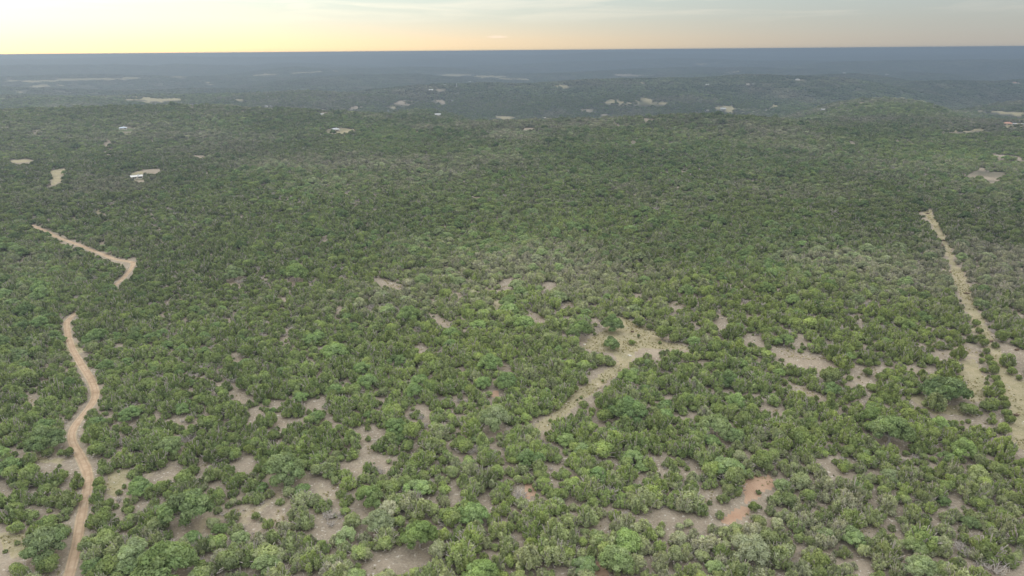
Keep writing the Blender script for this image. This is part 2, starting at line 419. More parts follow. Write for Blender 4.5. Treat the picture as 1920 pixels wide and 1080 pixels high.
# (polygon, share of the brush that grows there)
SPARSE = [
    ([(420, 720), (560, 725), (640, 800), (720, 810), (700, 900), (660, 1010), (540, 1010), (420, 985), (290, 900), (360, 830)], 0.84),
    ([(1280, 560), (1480, 590), (1700, 640), (1850, 660), (1880, 800), (1740, 800), (1600, 740), (1420, 700), (1280, 640)], 0.78),
    ([(640, 500), (900, 500), (1100, 510), (1160, 590), (1050, 620), (850, 620), (650, 560)], 0.88),
    ([(0, 840), (160, 830), (170, 920), (130, 1085), (0, 1085)], 0.55), ([(760, 900), (960, 890), (1160, 960), (1160, 1085), (640, 1085), (640, 1000)], 0.95),
    ([(1860, 560), (1930, 560), (1930, 800), (1890, 700)], 0.6),
    ([(1700, 240), (1925, 236), (1925, 300), (1740, 285)], 0.52), ([(1780, 296), (1925, 300), (1925, 350), (1790, 345)], 0.65),
    ([(60, 290), (140, 300), (140, 350), (60, 350)], 0.75), ([(240, 300), (420, 285), (400, 345), (240, 345)], 0.8),
    ([(0, 140), (350, 138), (420, 160), (300, 176), (0, 178)], 0.72), ([(720, 185), (860, 180), (860, 222), (640, 220)], 0.8), ([(1080, 198), (1170, 200), (1170, 226), (1010, 226)], 0.75),
]
# share of oak among the trees: (x, y, rx, ry, share)
OAKY = [(1000, 460, 420, 55, .8), (1450, 480, 320, 60, .65), (1150, 780, 260, 70, .45), (330, 640, 280, 100, .35), (60, 520, 160, 160, .5), (1720, 860, 240, 90, .40),
        (1100, 850, 170, 80, .45), (380, 1040, 260, 70, .40), (1450, 1050, 320, 60, .38), (1250, 300, 420, 60, .75), (500, 330, 500, 50, .5), (760, 740, 200, 90, .25),
        (1800, 330, 200, 60, .6), (900, 250, 900, 40, .5), (1540, 820, 220, 80, .3)]


def oak_share(px, py):
    s = np.full(np.shape(px), 0.14)
    for x, y, rx, ry, a in OAKY:
        s = np.maximum(s, a * np.exp(-(((px - x) / rx) ** 2 + ((py - y) / ry) ** 2)))
    return s


def warp(x, y):
    """ragged edges for the clearings: the plan is shaken a little on the ground"""
    d = np.hypot(x, y)
    a = np.clip(1.2 + (d - 500) * 0.014, 1.2, 60.0)
    wl = np.where(d < 500, 11.0, np.where(d < 2400, 19.0, 45.0))
    return x + (fbm(x, y, wl, 2, 111) - 0.5) * a * 1.6, y + (fbm(x, y, wl, 2, 127) - 0.5) * a * 2.2


def bbox(poly):
    xs, ys = [p[0] for p in poly], [p[1] for p in poly]
    return min(xs), max(xs), min(ys), max(ys)


ALL_OPEN = [(p, k, bbox(p)) for p, k in OPEN + FAR_OPEN]


# ------------------------------------------------------------------ materials
def material(name):
    m = bpy.data.materials.new(name)
    m.use_nodes = True
    t = m.node_tree
    b = t.nodes['Principled BSDF']
    b.inputs['Roughness'].default_value = 0.9
    b.inputs['Specular IOR Level'].default_value = 0.12
    return m, t, b


def simple(name, col, rough=0.8, spec=0.2, var=0.12, scale=1.5):
    m, t, b = material(name)
    b.inputs['Roughness'].default_value = rough
    b.inputs['Specular IOR Level'].default_value = spec
    g = node(t, 'ShaderNodeNewGeometry')
    n = node(t, 'ShaderNodeTexNoise')
    n.inputs['Scale'].default_value = scale
    n.inputs['Detail'].default_value = 4
    t.links.new(g.outputs['Position'], n.inputs['Vector'])
    f = ramp(t, [(0.25, 1 - var), (0.75, 1 + var)], n.outputs['Fac']).outputs[0]
    t.links.new(mix_n(t, 1.0, col, f, 'MULTIPLY'), b.inputs['Base Color'])
    return m


def attr(t, name, kind='GEOMETRY'):
    n = t.nodes.new('ShaderNodeAttribute')
    n.attribute_name = name
    n.attribute_type = kind
    return n


def foliage(name, dull, fresh, pale, transl=0.25):
    """dull / fresh leaf colours mixed by clump (leaf attribute) and by plant (tint of the instance)"""
    m, t, b = material(name)
    leaf = attr(t, 'leaf')
    tint = attr(t, 'tint', 'INSTANCER')
    ts = node(t, 'ShaderNodeSeparateXYZ')
    t.links.new(tint.outputs['Vector'], ts.inputs[0])
    ls = node(t, 'ShaderNodeSeparateColor')
    t.links.new(leaf.outputs['Color'], ls.inputs[0])
    f = math_n(t, 'ADD', math_n(t, 'MULTIPLY', ls.outputs[0], 0.55), math_n(t, 'MULTIPLY', ts.outputs[0], 0.6), True)
    c = mix_n(t, f, dull, fresh)
    g = math_n(t, 'ADD', math_n(t, 'MULTIPLY', ls.outputs[1], 0.35), math_n(t, 'SUBTRACT', ts.outputs[1], 0.15), True)
    c = mix_n(t, g, c, pale)
    v = math_n(t, 'ADD', math_n(t, 'MULTIPLY', ls.outputs[2], 0.75), math_n(t, 'ADD', ts.outputs[2], 0.45))
    vv = node(t, 'ShaderNodeCombineColor')
    for i in range(3):
        t.links.new(v, vv.inputs[i])
    c = mix_n(t, 1.0, c, vv.outputs[0], 'MULTIPLY')
    out = t.nodes['Material Output']
    t.nodes.remove(b)
    d = node(t, 'ShaderNodeBsdfDiffuse')
    t.links.new(c, d.inputs[0])
    tr = node(t, 'ShaderNodeBsdfTranslucent')
    t.links.new(mix_n(t, 1.0, c, (1.15, 1.15, 0.7), 'MULTIPLY'), tr.inputs[0])
    mx = node(t, 'ShaderNodeMixShader')
    mx.inputs[0].default_value = transl
    t.links.new(d.outputs[0], mx.inputs[1])
    t.links.new(tr.outputs[0], mx.inputs[2])
    t.links.new(mx.outputs[0], out.inputs[0])
    return m


M_JUN = foliage('juniper_foliage', (0.128, 0.175, 0.080), (0.270, 0.318, 0.105), (0.335, 0.318, 0.255), 0.3)
M_OAK = foliage('oak_foliage', (0.125, 0.188, 0.090), (0.260, 0.338, 0.125), (0.335, 0.352, 0.245), 0.3)
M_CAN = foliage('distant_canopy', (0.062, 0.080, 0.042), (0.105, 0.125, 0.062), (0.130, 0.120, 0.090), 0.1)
M_BARK = simple('grey_bark', (0.37, 0.33, 0.30), 0.95, 0.05, 0.35, 3.0)
M_DEAD = simple('bleached_dead_wood', (0.38, 0.345, 0.315), 0.95, 0.05, 0.35, 2.0)
M_STONE = simple('pale_limestone', (0.46, 0.43, 0.38), 0.95, 0.1, 0.3, 1.2)


def ground_material():
    m, t, b = material('ground_soil')
    geo = node(t, 'ShaderNodeNewGeometry')
    cov = attr(t, 'cover')
    far = attr(t, 'canopy')
    cs = node(t, 'ShaderNodeSeparateColor')
    t.links.new(cov.outputs['Color'], cs.inputs[0])

    def noise(scale, detail=6, rough=0.6):
        n = node(t, 'ShaderNodeTexNoise')
        n.inputs['Scale'].default_value = scale
        n.inputs['Detail'].default_value = detail
        n.inputs['Roughness'].default_value = rough
        t.links.new(geo.outputs['Position'], n.inputs['Vector'])
        return n.outputs['Fac']
    fine, mid, big = noise(1.7, 6, 0.7), noise(0.22), noise(0.03)
    soil = ramp(t, [(0.30, (0.215, 0.175, 0.130)), (0.50, (0.295, 0.245, 0.188)), (0.72, (0.375, 0.322, 0.258))], mid).outputs[0]
    litter = ramp(t, [(0.35, (0.165, 0.135, 0.10)), (0.7, (0.325, 0.278, 0.222))], fine).outputs[0]
    c = mix_n(t, ramp(t, [(0.38, 0.35), (0.62, 0.85)], big).outputs[0], soil, litter)
    c = mix_n(t, ramp(t, [(0.56, 0.0), (0.66, 0.7)], noise(0.75, 5, 0.7)).outputs[0], c, (0.185, 0.16, 0.125))
    c = mix_n(t, ramp(t, [(0.60, 0.0), (0.68, 0.8)], noise(1.15, 3, 0.6)).outputs[0], c, (0.48, 0.445, 0.39))
    grass = ramp(t, [(0.3, (0.19, 0.175, 0.092)), (0.55, (0.275, 0.24, 0.145)), (0.75, (0.345, 0.295, 0.205))], mid).outputs[0]
    grass = mix_n(t, ramp(t, [(0.45, 0.0), (0.65, 0.65)], fine).outputs[0], grass, (0.38, 0.33, 0.255))
    red = ramp(t, [(0.3, (0.31, 0.20, 0.138)), (0.7, (0.40, 0.28, 0.20))], mid).outputs[0]
    red = mix_n(t, ramp(t, [(0.55, 0.0), (0.7, 0.5)], fine).outputs[0], red, (0.24, 0.15, 0.10))
    field = ramp(t, [(0.3, (0.25, 0.222, 0.135)), (0.7, (0.34, 0.30, 0.195))], mid).outputs[0]

    def edge(a):
        return ramp(t, [(0.42, 0.0), (0.58, 1.0)], math_n(t, 'ADD', a, math_n(t, 'MULTIPLY', math_n(t, 'SUBTRACT', mid, 0.5), 0.8))).outputs[0]
    c = mix_n(t, edge(cs.outputs[1]), c, grass)
    c = mix_n(t, edge(cs.outputs[0]), c, red)
    c = mix_n(t, edge(cs.outputs[2]), c, field)
    lawn = attr(t, 'lawn')
    c = mix_n(t, lawn.outputs['Fac'], c, (0.13, 0.19, 0.06))
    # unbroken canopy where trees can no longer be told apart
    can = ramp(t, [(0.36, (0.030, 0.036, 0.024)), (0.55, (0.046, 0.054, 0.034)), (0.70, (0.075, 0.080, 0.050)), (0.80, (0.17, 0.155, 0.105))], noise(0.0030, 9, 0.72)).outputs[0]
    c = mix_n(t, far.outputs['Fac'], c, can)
    t.links.new(c, b.inputs['Base Color'])
    bp = node(t, 'ShaderNodeBump')
    bp.inputs['Strength'].default_value = 0.6
    bp.inputs['Distance'].default_value = 0.25
    t.links.new(fine, bp.inputs['Height'])
    t.links.new(bp.outputs[0], b.inputs['Normal'])
    b.inputs['Specular IOR Level'].default_value = 0.02
    b.inputs['Roughness'].default_value = 1.0
    return m


# ------------------------------------------------------------------ mesh helpers
def mesh_np(name, verts, faces, mats, mat_idx=None, smooth=False):
    """faces: list of tuples, or an (n,k) array"""
    me = bpy.data.meshes.new(name)
    me.from_pydata([tuple(v) for v in verts] if not isinstance(verts, list) else verts, [], faces if isinstance(faces, list) else faces.tolist())
    for m in mats:
        me.materials.append(m)
    if mat_idx is not None:
        me.polygons.foreach_set('material_index', np.asarray(mat_idx, np.int32))
    if smooth:
        me.polygons.foreach_set('use_smooth', np.ones(len(me.polygons), bool))
    return me


def obj(name, me, parent=None, loc=None):
    o = bpy.data.objects.new(name, me)
    COL.objects.link(o)
    if parent is not None:
        o.parent = parent
    if loc is not None:
        o.location = loc
    return o


def tag(o, label, cat, group=None):
    o['label'] = label
    o['category'] = cat
    if group:
        o['group'] = group
    return o


def kind(o, k):
    o['kind'] = k
    return o


# ------------------------------------------------------------------ ground: one sheet to the horizon
def build_ground():
    rad = [8.0, 25, 45, 65, 85]
    r = 100.0
    while r < 720:
        rad.append(r)
        r += 1.45 if r < 420 else 2.1
    while r < 41000:
        rad.append(r)
        r *= 1.0135
    rad = np.array(rad)
    a_in = np.arange(-46, 46.01, 0.27)
    a_out = np.arange(50, 310.1, 5)
    ang = np.radians(np.concatenate([a_in, a_out]))
    nA, nR = len(ang), len(rad)
    RR, AA = np.meshgrid(rad, ang, indexing='ij')
    X, Y = (RR * np.sin(AA)).ravel(), (RR * np.cos(AA)).ravel()
    Z = H(X, Y)
    verts = np.stack([X, Y, Z], 1)
    verts = np.vstack([verts, [[0, 0, float(H(0.0, 0.0))]]])
    i, j = np.meshgrid(np.arange(nR - 1), np.arange(nA), indexing='ij')
    j2 = (j + 1) % nA
    f = np.stack([i * nA + j, (i + 1) * nA + j, (i + 1) * nA + j2, i * nA + j2], -1).reshape(-1, 4)[:, ::-1]
    me = bpy.data.meshes.new('ground')
    c = len(verts) - 1
    tri = [(c, (k + 1) % nA, k) for k in range(nA)]
    nq, ntri = len(f), len(tri)
    me.vertices.add(len(verts))
    me.vertices.foreach_set('co', verts.astype(np.float32).ravel())
    me.loops.add(nq * 4 + ntri * 3)
    me.loops.foreach_set('vertex_index', np.concatenate([f.ravel(), np.array(tri).ravel()]).astype(np.int32))
    me.polygons.add(nq + ntri)
    me.polygons.foreach_set('loop_start', np.concatenate([np.arange(nq) * 4, nq * 4 + np.arange(ntri) * 3]).astype(np.int32))
    me.polygons.foreach_set('use_smooth', np.ones(nq + ntri, bool))
    me.update(calc_edges=True)
    me.validate()
    x, y, z = verts.T
    wx, wy = warp(x, y)
    px, py, w = proj(wx, wy, z)
    d = np.hypot(x, y)
    front = (y > 60) & (np.abs(np.arctan2(x, y)) < 0.9)
    cover = np.zeros((len(x), 4), np.float32)
    lawn = np.zeros(len(x), np.float32)
    chan = {'red': 0, 'grass': 1, 'field': 2}
    is_open = np.zeros(len(x), bool)
    for poly, k, (x0, x1, y0, y1) in ALL_OPEN:
        m = front & (px > x0 - 2) & (px < x1 + 2) & (py > y0 - 2) & (py < y1 + 2)
        idx = np.nonzero(m)[0]
        ins = idx[in_poly(px[idx], py[idx], poly)]
        is_open[ins] = True
        if k in chan:
            cover[ins, chan[k]] = 1
        elif k == 'lawn':
            lawn[ins] = 1
    cover[:, 3] = 1
    # loose grass in the brush near the left road
    g = fbm(x, y, 42, 3, 77)
    cover[:, 1] = np.maximum(cover[:, 1], np.clip((g - 0.62) * 5, 0, 0.42) * (d < 900))
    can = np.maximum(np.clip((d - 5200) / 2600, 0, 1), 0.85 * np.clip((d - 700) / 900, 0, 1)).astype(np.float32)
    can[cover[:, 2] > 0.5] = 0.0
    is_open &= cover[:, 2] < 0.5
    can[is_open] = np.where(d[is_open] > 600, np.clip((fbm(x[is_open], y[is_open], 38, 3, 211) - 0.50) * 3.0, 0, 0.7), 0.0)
    ca = me.attributes.new('cover', 'FLOAT_COLOR', 'POINT')
    ca.data.foreach_set('color', cover.ravel())
    me.attributes.new('canopy', 'FLOAT', 'POINT').data.foreach_set('value', can)
    me.attributes.new('lawn', 'FLOAT', 'POINT').data.foreach_set('value', lawn)
    me.materials.append(ground_material())
    return kind(obj('ground', me), 'structure')


build_ground()


# ------------------------------------------------------------------ dirt road on the left, with two worn wheel ruts
def resample(pts, step):
    out = [pts[0]]
    acc = 0
    for a, b in zip(pts, pts[1:]):
        l = (b - a).length
        t = step - acc
        while t < l:
            out.append(a.lerp(b, t / l))
            t += step
        acc = (acc + l) % step
    return out


def smooth_line(pts, n=3):
    for _ in range(n):
        pts = [pts[0]] + [(pts[i - 1] + pts[i] * 2 + pts[i + 1]) / 4 for i in range(1, len(pts) - 1)] + [pts[-1]]
    return pts


def dirt_material():
    m, t, b = material('road_dirt')
    uv = attr(t, 'across')
    geo = node(t, 'ShaderNodeNewGeometry')
    n = node(t, 'ShaderNodeTexNoise')
    n.inputs['Scale'].default_value = 0.35
    n.inputs['Detail'].default_value = 7
    n.inputs['Roughness'].default_value = 0.65
    t.links.new(geo.outputs['Position'], n.inputs['Vector'])
    base = ramp(t, [(0.3, (0.275, 0.195, 0.130)), (0.5, (0.365, 0.270, 0.187)), (0.72, (0.445, 0.350, 0.258))], n.outputs['Fac']).outputs[0]
    a = math_n(t, 'ADD', uv.outputs['Fac'], math_n(t, 'MULTIPLY', math_n(t, 'SUBTRACT', n.outputs['Fac'], 0.5), 0.22))
    rut = ramp(t, [(0.22, 0.0), (0.30, 0.75), (0.38, 0.0), (0.62, 0.0), (0.70, 0.75), (0.78, 0.0)], a).outputs[0]
    c = mix_n(t, rut, base, (0.265, 0.195, 0.132))
    side = ramp(t, [(0.04, 1.0), (0.17, 0.0), (0.83, 0.0), (0.96, 1.0)], a).outputs[0]
    c = mix_n(t, side, c, (0.33, 0.29, 0.205))
    t.links.new(c, b.inputs['Base Color'])
    bp = node(t, 'ShaderNodeBump')
    bp.inputs['Strength'].default_value = 0.5
    bp.inputs['Distance'].default_value = 0.12
    t.links.new(n.outputs['Fac'], bp.inputs['Height'])
    t.links.new(bp.outputs[0], b.inputs['Normal'])
    b.inputs['Specular IOR Level'].default_value = 0.03
    return m


def road(name, pix, width, mat):
    pts = [ground_at(x, y)[0] for x, y in pix]
    pts = [Vector((p.x, p.y, 0)) for p in pts]
    pts = smooth_line(resample(pts, 2.0), 5)
    prof = [(-0.62, -0.35, 0.0), (-0.5, 0.10, 0.06), (-0.38, 0.15, 0.2), (-0.22, 0.07, 0.32), (-0.06, 0.17, 0.46), (0.06, 0.17, 0.54), (0.22, 0.07, 0.68), (0.38, 0.15, 0.8), (0.5, 0.10, 0.94), (0.62, -0.35, 1.0)]
    V, Fc, A = [], [], []
    k = len(prof)
    for i, p in enumerate(pts):
        a, b = pts[max(i - 1, 0)], pts[min(i + 1, len(pts) - 1)]
        t = (b - a).normalized()
        nrm = Vector((t.y, -t.x, 0))
        wv = width * (0.88 + 0.30 * float(vnoise(np.array(i * 0.13), np.array(2.5), 5)))
        for u, h, ac in prof:
            q = p + nrm * (u * wv + 0.25 * (float(vnoise(np.array(i * 0.35), np.array(u * 3), 8)) - 0.5))
            V.append((q.x, q.y, float(H(q.x, q.y)) + h))
            A.append(ac)
        if i:
            for c in range(k - 1):
                s = (i - 1) * k + c
                Fc.append((s, s + 1, s + k + 1, s + k))
    me = mesh_np(name, V, Fc, [mat], smooth=True)
    me.attributes.new('across', 'FLOAT', 'POINT').data.foreach_set('value', np.array(A, np.float32))
    kind(obj(name, me), 'structure')
    return pts


M_DIRT = dirt_material()
ROAD_GROUND = road('dirt_road', ROAD_PTS[:-2], 2.7, M_DIRT)


# ------------------------------------------------------------------ plant prototypes (kept outside the scene, copied or instanced below)
def unit(v):
    return v / np.maximum(np.linalg.norm(v, axis=-1, keepdims=True), 1e-9)


def leaf_cloud(lobes, n, size, rg, facing=0.55, low=-0.35):
    c = np.array([l[0] for l in lobes], float)
    r = np.array([l[1] for l in lobes], float)
    area = (r[:, 0] * r[:, 1] + r[:, 1] * r[:, 2] + r[:, 0] * r[:, 2])
    k = rg.choice(len(lobes), n, p=area / area.sum())
    d = unit(rg.normal(size=(n, 3)))
    d[:, 2] = np.where(d[:, 2] < low, -d[:, 2], d[:, 2])
    p = c[k] + d * r[k] * rg.uniform(0.80, 1.10, (n, 1))
    q = np.min(np.where(np.arange(len(lobes))[None, :] == k[:, None], 9, np.linalg.norm((p[:, None, :] - c[None]) / r[None], axis=-1)), axis=1)
    ok = (q > 0.80) & (p[:, 2] > 0.12)
    p, d, k = p[ok], d[ok], k[ok]
    n = len(p)
    nrm = unit(d / r[k])
    s = size * rg.uniform(0.65, 1.4, (n, 1))
    face = (rg.random(n) < facing)[:, None]
    rnd = unit(rg.normal(size=(n, 3)))
    t = np.where(face, unit(np.cross(unit(nrm + 0.45 * rnd), unit(rg.normal(size=(n, 3))))), unit(nrm + np.array([0, 0, 0.7]) + 0.6 * rnd))
    b = np.where(face, unit(np.cross(unit(nrm + 0.45 * rnd), t)), unit(np.cross(t, rnd)))
    v = np.stack([p - t * s * 0.45 - b * s * 0.34, p - t * s * 0.45 + b * s * 0.34, p + t * s * 0.6 + b * s * 0.17, p + t * s * 0.6 - b * s * 0.17], 1).reshape(-1, 3)
    f = np.arange(n * 4).reshape(-1, 4)
    lobe_c = rg.random((len(lobes), 3))
    col = np.clip(lobe_c[k] * 0.62 + rg.random((n, 3)) * 0.38, 0, 1)
    return v, f, np.repeat(col, 4, axis=0), lobe_c


_ico = bmesh.new()
bmesh.ops.create_icosphere(_ico, subdivisions=2, radius=1.0)
_ico.verts.ensure_lookup_table()
ICO_V = np.array([v.co[:] for v in _ico.verts])
ICO_F = np.array([[v.index for v in f.verts] for f in _ico.faces])
_ico.free()
_ico = bmesh.new()
bmesh.ops.create_icosphere(_ico, subdivisions=1, radius=1.0)
_ico.verts.ensure_lookup_table()
ICO1_V = np.array([v.co[:] for v in _ico.verts])
ICO1_F = np.array([[v.index for v in f.verts] for f in _ico.faces])
_ico.free()


def tube(V, Fc, pts, radii, sides=5):
    base = len(V)
    for i, p in enumerate(pts):
        a, b = pts[max(i - 1, 0)], pts[min(i + 1, len(pts) - 1)]
        t = (Vector(b) - Vector(a)).normalized()
        u = t.orthogonal().normalized()
        w = t.cross(u)
        for s in range(sides):
            an = 2 * math.pi * s / sides
            q = Vector(p) + (u * math.cos(an) + w * math.sin(an)) * radii[i]
            V.append(q[:])
        if i:
            for s in range(sides):
                o = base + (i - 1) * sides
                Fc.append((o + s, o + (s + 1) % sides, o + sides + (s + 1) % sides, o + sides + s))
    Fc.append(tuple(base + s for s in range(sides))[::-1])
    Fc.append(tuple(base + (len(pts) - 1) * sides + s for s in range(sides)))


def make_crown(name, lobes, n, size, mat, rg, facing, core=0.80, low=-0.35):
    v, f, col, lc = leaf_cloud(lobes, n, size, rg, facing, low)
    V, F4, C = [v], f.tolist(), [col]
    off = len(v)
    for (c, r), l in zip(lobes, lc):
        w = ICO1_V * (np.array(r) * core) * rg.uniform(0.86, 1.1, (len(ICO1_V), 1)) + np.array(c)
        w[:, 2] = np.maximum(w[:, 2], 0.15)
        V.append(w)
        F4 += (ICO1_F + off).tolist()
        C.append(np.tile(l, (len(ICO1_V), 1)))
        off += len(ICO1_V)
    V = np.vstack(V)
    C = np.vstack(C)
    me = mesh_np(name, V, F4, [mat])
    a = me.attributes.new('leaf', 'FLOAT_COLOR', 'POINT')
    a.data.foreach_set('color', np.hstack([C, np.ones((len(C), 1))]).astype(np.float32).ravel())
    return me


def join_meshes(name, a, b):
    """one mesh of crown and trunk for the plants nobody could count"""
    bm = bmesh.new()
    bm.from_mesh(a)
    n = len(bm.faces)
    bm.from_mesh(b)
    bm.faces.ensure_lookup_table()
    for f in bm.faces[n:]:
        f.material_index = 1
    me = bpy.data.meshes.new(name)
    bm.to_mesh(me)
    bm.free()
    me.materials.append(a.materials[0])
    me.materials.append(b.materials[0])
    return me


def juniper(i, rg, rounded=False):
    W, Ht = 4.4, (3.2 if rounded else 3.9)
    lobes, V, Fc = [], [], []
    if rounded:
        lobes.append(((0, 0, 1.55), (1.55, 1.45, 1.5)))
        for k in range(11):
            a, e = rg.uniform(0, 6.28), rg.uniform(0.0, 1.2)
            rr = rg.uniform(0.55, 0.85)
            lobes.append(((1.45 * math.cos(a) * math.cos(e), 1.45 * math.sin(a) * math.cos(e), 1.35 + 1.25 * math.sin(e)), (rr, rr, rr * 1.15)))
    else:
        ns = int(rg.integers(15, 23))
        for k in range(ns):
            a = k * 2.4 + rg.uniform(-0.4, 0.4)
            q = math.sqrt((k + 0.3) / ns)
            rr = q * W * 0.42
            h = Ht * (1.05 - 0.45 * q) * rg.uniform(0.68, 1.15)
            wr = rg.uniform(0.42, 0.70)
            lobes.append(((rr * math.cos(a), rr * math.sin(a), h * 0.56), (wr, wr, h * 0.44)))
    ns = int(rg.integers(2, 4))
    for s in range(ns):
        a = s * 2.1 + rg.uniform(0, 1)
        tube(V, Fc, [(0.12 * math.cos(a), 0.12 * math.sin(a), -0.3), (0.3 * math.cos(a), 0.3 * math.sin(a), 0.9), (0.75 * math.cos(a), 0.75 * math.sin(a), 2.2)], [0.16, 0.11, 0.05], 5)
    for s in range(int(rg.integers(18, 44))):      # bare grey branches that poke out of the crown
        a, q = rg.uniform(0, 6.28), rg.uniform(0.45, 1.2)
        z0 = rg.uniform(0.2, 1.6)
        e = (q * W * 0.5 * math.cos(a), q * W * 0.5 * math.sin(a), z0 * 0.5 + (1.15 - 0.5 * q) * Ht * rg.uniform(0.45, 1.0) * (1 if not rounded else 0.8))
        tube(V, Fc, [(0.3 * math.cos(a), 0.3 * math.sin(a), z0 * 0.6), (e[0] * 0.6, e[1] * 0.6, z0 + 0.2), e], [0.095, 0.085, 0.06], 3)
    crown = make_crown('juniper_crown', lobes, 2600 if not rounded else 2300, 0.32, M_JUN, rg, 0.5 if not rounded else 0.6)
    trunk = mesh_np('juniper_trunk', V, Fc, [M_BARK])
    return dict(crown=crown, trunk=trunk, W=W, H=Ht * 1.02)


def oak(i, rg, tall=False):
    W, Ht = 9.0, (7.2 if tall else 6.0)
    lobes, V, Fc = [], [], []
    n = int(rg.integers(20, 28))
    asym = rg.uniform(0.75, 1.2)
    for k in range(n):
        a = k * 2.39996 + rg.uniform(-0.35, 0.35)
        q = math.sqrt((k + 0.5) / n)
        rr = q * W * 0.41
        z = Ht * (0.78 - 0.42 * q ** 2.2) * rg.uniform(0.84, 1.1)
        r = rg.uniform(0.85, 1.5)
        lobes.append(((rr * math.cos(a) * asym, rr * math.sin(a) / asym, z), (r, r * rg.uniform(0.85, 1.15), r * rg.uniform(0.62, 0.85))))
    tube(V, Fc, [(0, 0, -0.4), (0.1, 0.05, 0.9), (0.0, 0.2, 2.0)], [0.42, 0.32, 0.26], 7)
    for (c, r) in lobes[::2]:
        m = (c[0] * 0.45 + rg.uniform(-.3, .3), c[1] * 0.45 + rg.uniform(-.3, .3), 1.7 + (c[2] - 1.7) * 0.62)
        tube(V, Fc, [(0, 0.15, 1.7), m, (c[0], c[1], c[2] + 0.1)], [0.2, 0.12, 0.05], 5)
    crown = make_crown('oak_crown', lobes, 5200, 0.40, M_OAK, rg, 0.62, 0.78, -0.5)
    trunk = mesh_np('oak_trunk', V, Fc, [M_BARK])
    return dict(crown=crown, trunk=trunk, W=W, H=Ht)


def bare_shrub(i, rg):
    """leafless grey shrub: forked bare stems"""
    V, Fc = [], []
    for s in range(15):
        a, le = rg.uniform(0, 6.28), rg.uniform(1.3, 2.7)
        up = rg.uniform(0.35, 1.2)
        d = Vector((math.cos(a), math.sin(a), up)).normalized()
        m = d * le * 0.5 + Vector(rg.uniform(-.15, .15, 3))
        e = d * le + Vector(rg.uniform(-.35, .35, 3))
        tube(V, Fc, [(0.1 * math.cos(a), 0.1 * math.sin(a), -0.15), m[:], e[:]], [0.085, 0.06, 0.03], 4)
        for b in range(5):
            q = m.lerp(e, rg.uniform(-0.3, 0.9))
            f = q + Vector((rg.uniform(-.7, .7), rg.uniform(-.7, .7), rg.uniform(0.0, .8)))
            tube(V, Fc, [q[:], f[:]], [0.045, 0.022], 3)
    return dict(stems=mesh_np('bare_stems', V, Fc, [M_DEAD]), W=3.6, H=2.6)


JUN = [juniper(i, np.random.default_rng(100 + i)) for i in range(9)] + [juniper(9 + i, np.random.default_rng(130 + i), True) for i in range(5)]
OAK = [oak(i, np.random.default_rng(200 + i), i % 3 == 2) for i in range(9)]
BARE = [bare_shrub(i, np.random.default_rng(300 + i)) for i in range(4)]


def hidden_collection(name, meshes):
    c = bpy.data.collections.new(name)
    for k, me in enumerate(meshes):
        o = bpy.data.objects.new('%s_%02d' % (name, k), me)
        c.objects.link(o)
    return c


C_JUN = hidden_collection('juniper_source', [join_meshes('juniper_plant', p['crown'], p['trunk']) for p in JUN])
C_OAK = hidden_collection('oak_source', [join_meshes('oak_plant', p['crown'], p['trunk']) for p in OAK])
C_BARE = hidden_collection('bare_source', [p['stems'] for p in BARE])


def canopy_patch(rg):
    V, Fc, C, off = [], [], [], 0
    for gx in range(5):
        for gy in range(5):
            x, y = (gx - 2 + rg.uniform(-.5, .5)) * 6.8, (gy - 2 + rg.uniform(-.5, .5)) * 6.8
            r = rg.uniform(2.6, 5.0)
            h = rg.uniform(2.4, 4.6)
            w = ICO1_V * np.array([r, r, h * 0.62]) * rg.uniform(0.72, 1.25, (len(ICO1_V), 1)) + np.array([x, y, h * 0.5])
            V.append(w)
            Fc += (ICO1_F + off).tolist()
            C.append(np.tile(rg.random(3), (len(w), 1)))
            off += len(w)
    V, C = np.vstack(V), np.vstack(C)
    me = mesh_np('canopy_patch', V, Fc, [M_CAN])
    me.attributes.new('leaf', 'FLOAT_COLOR', 'POINT').data.foreach_set('color', np.hstack([C, np.ones((len(C), 1))]).astype(np.float32).ravel())
    return me


C_CAN = hidden_collection('canopy_source', [canopy_patch(np.random.default_rng(400 + i)) for i in range(5)])


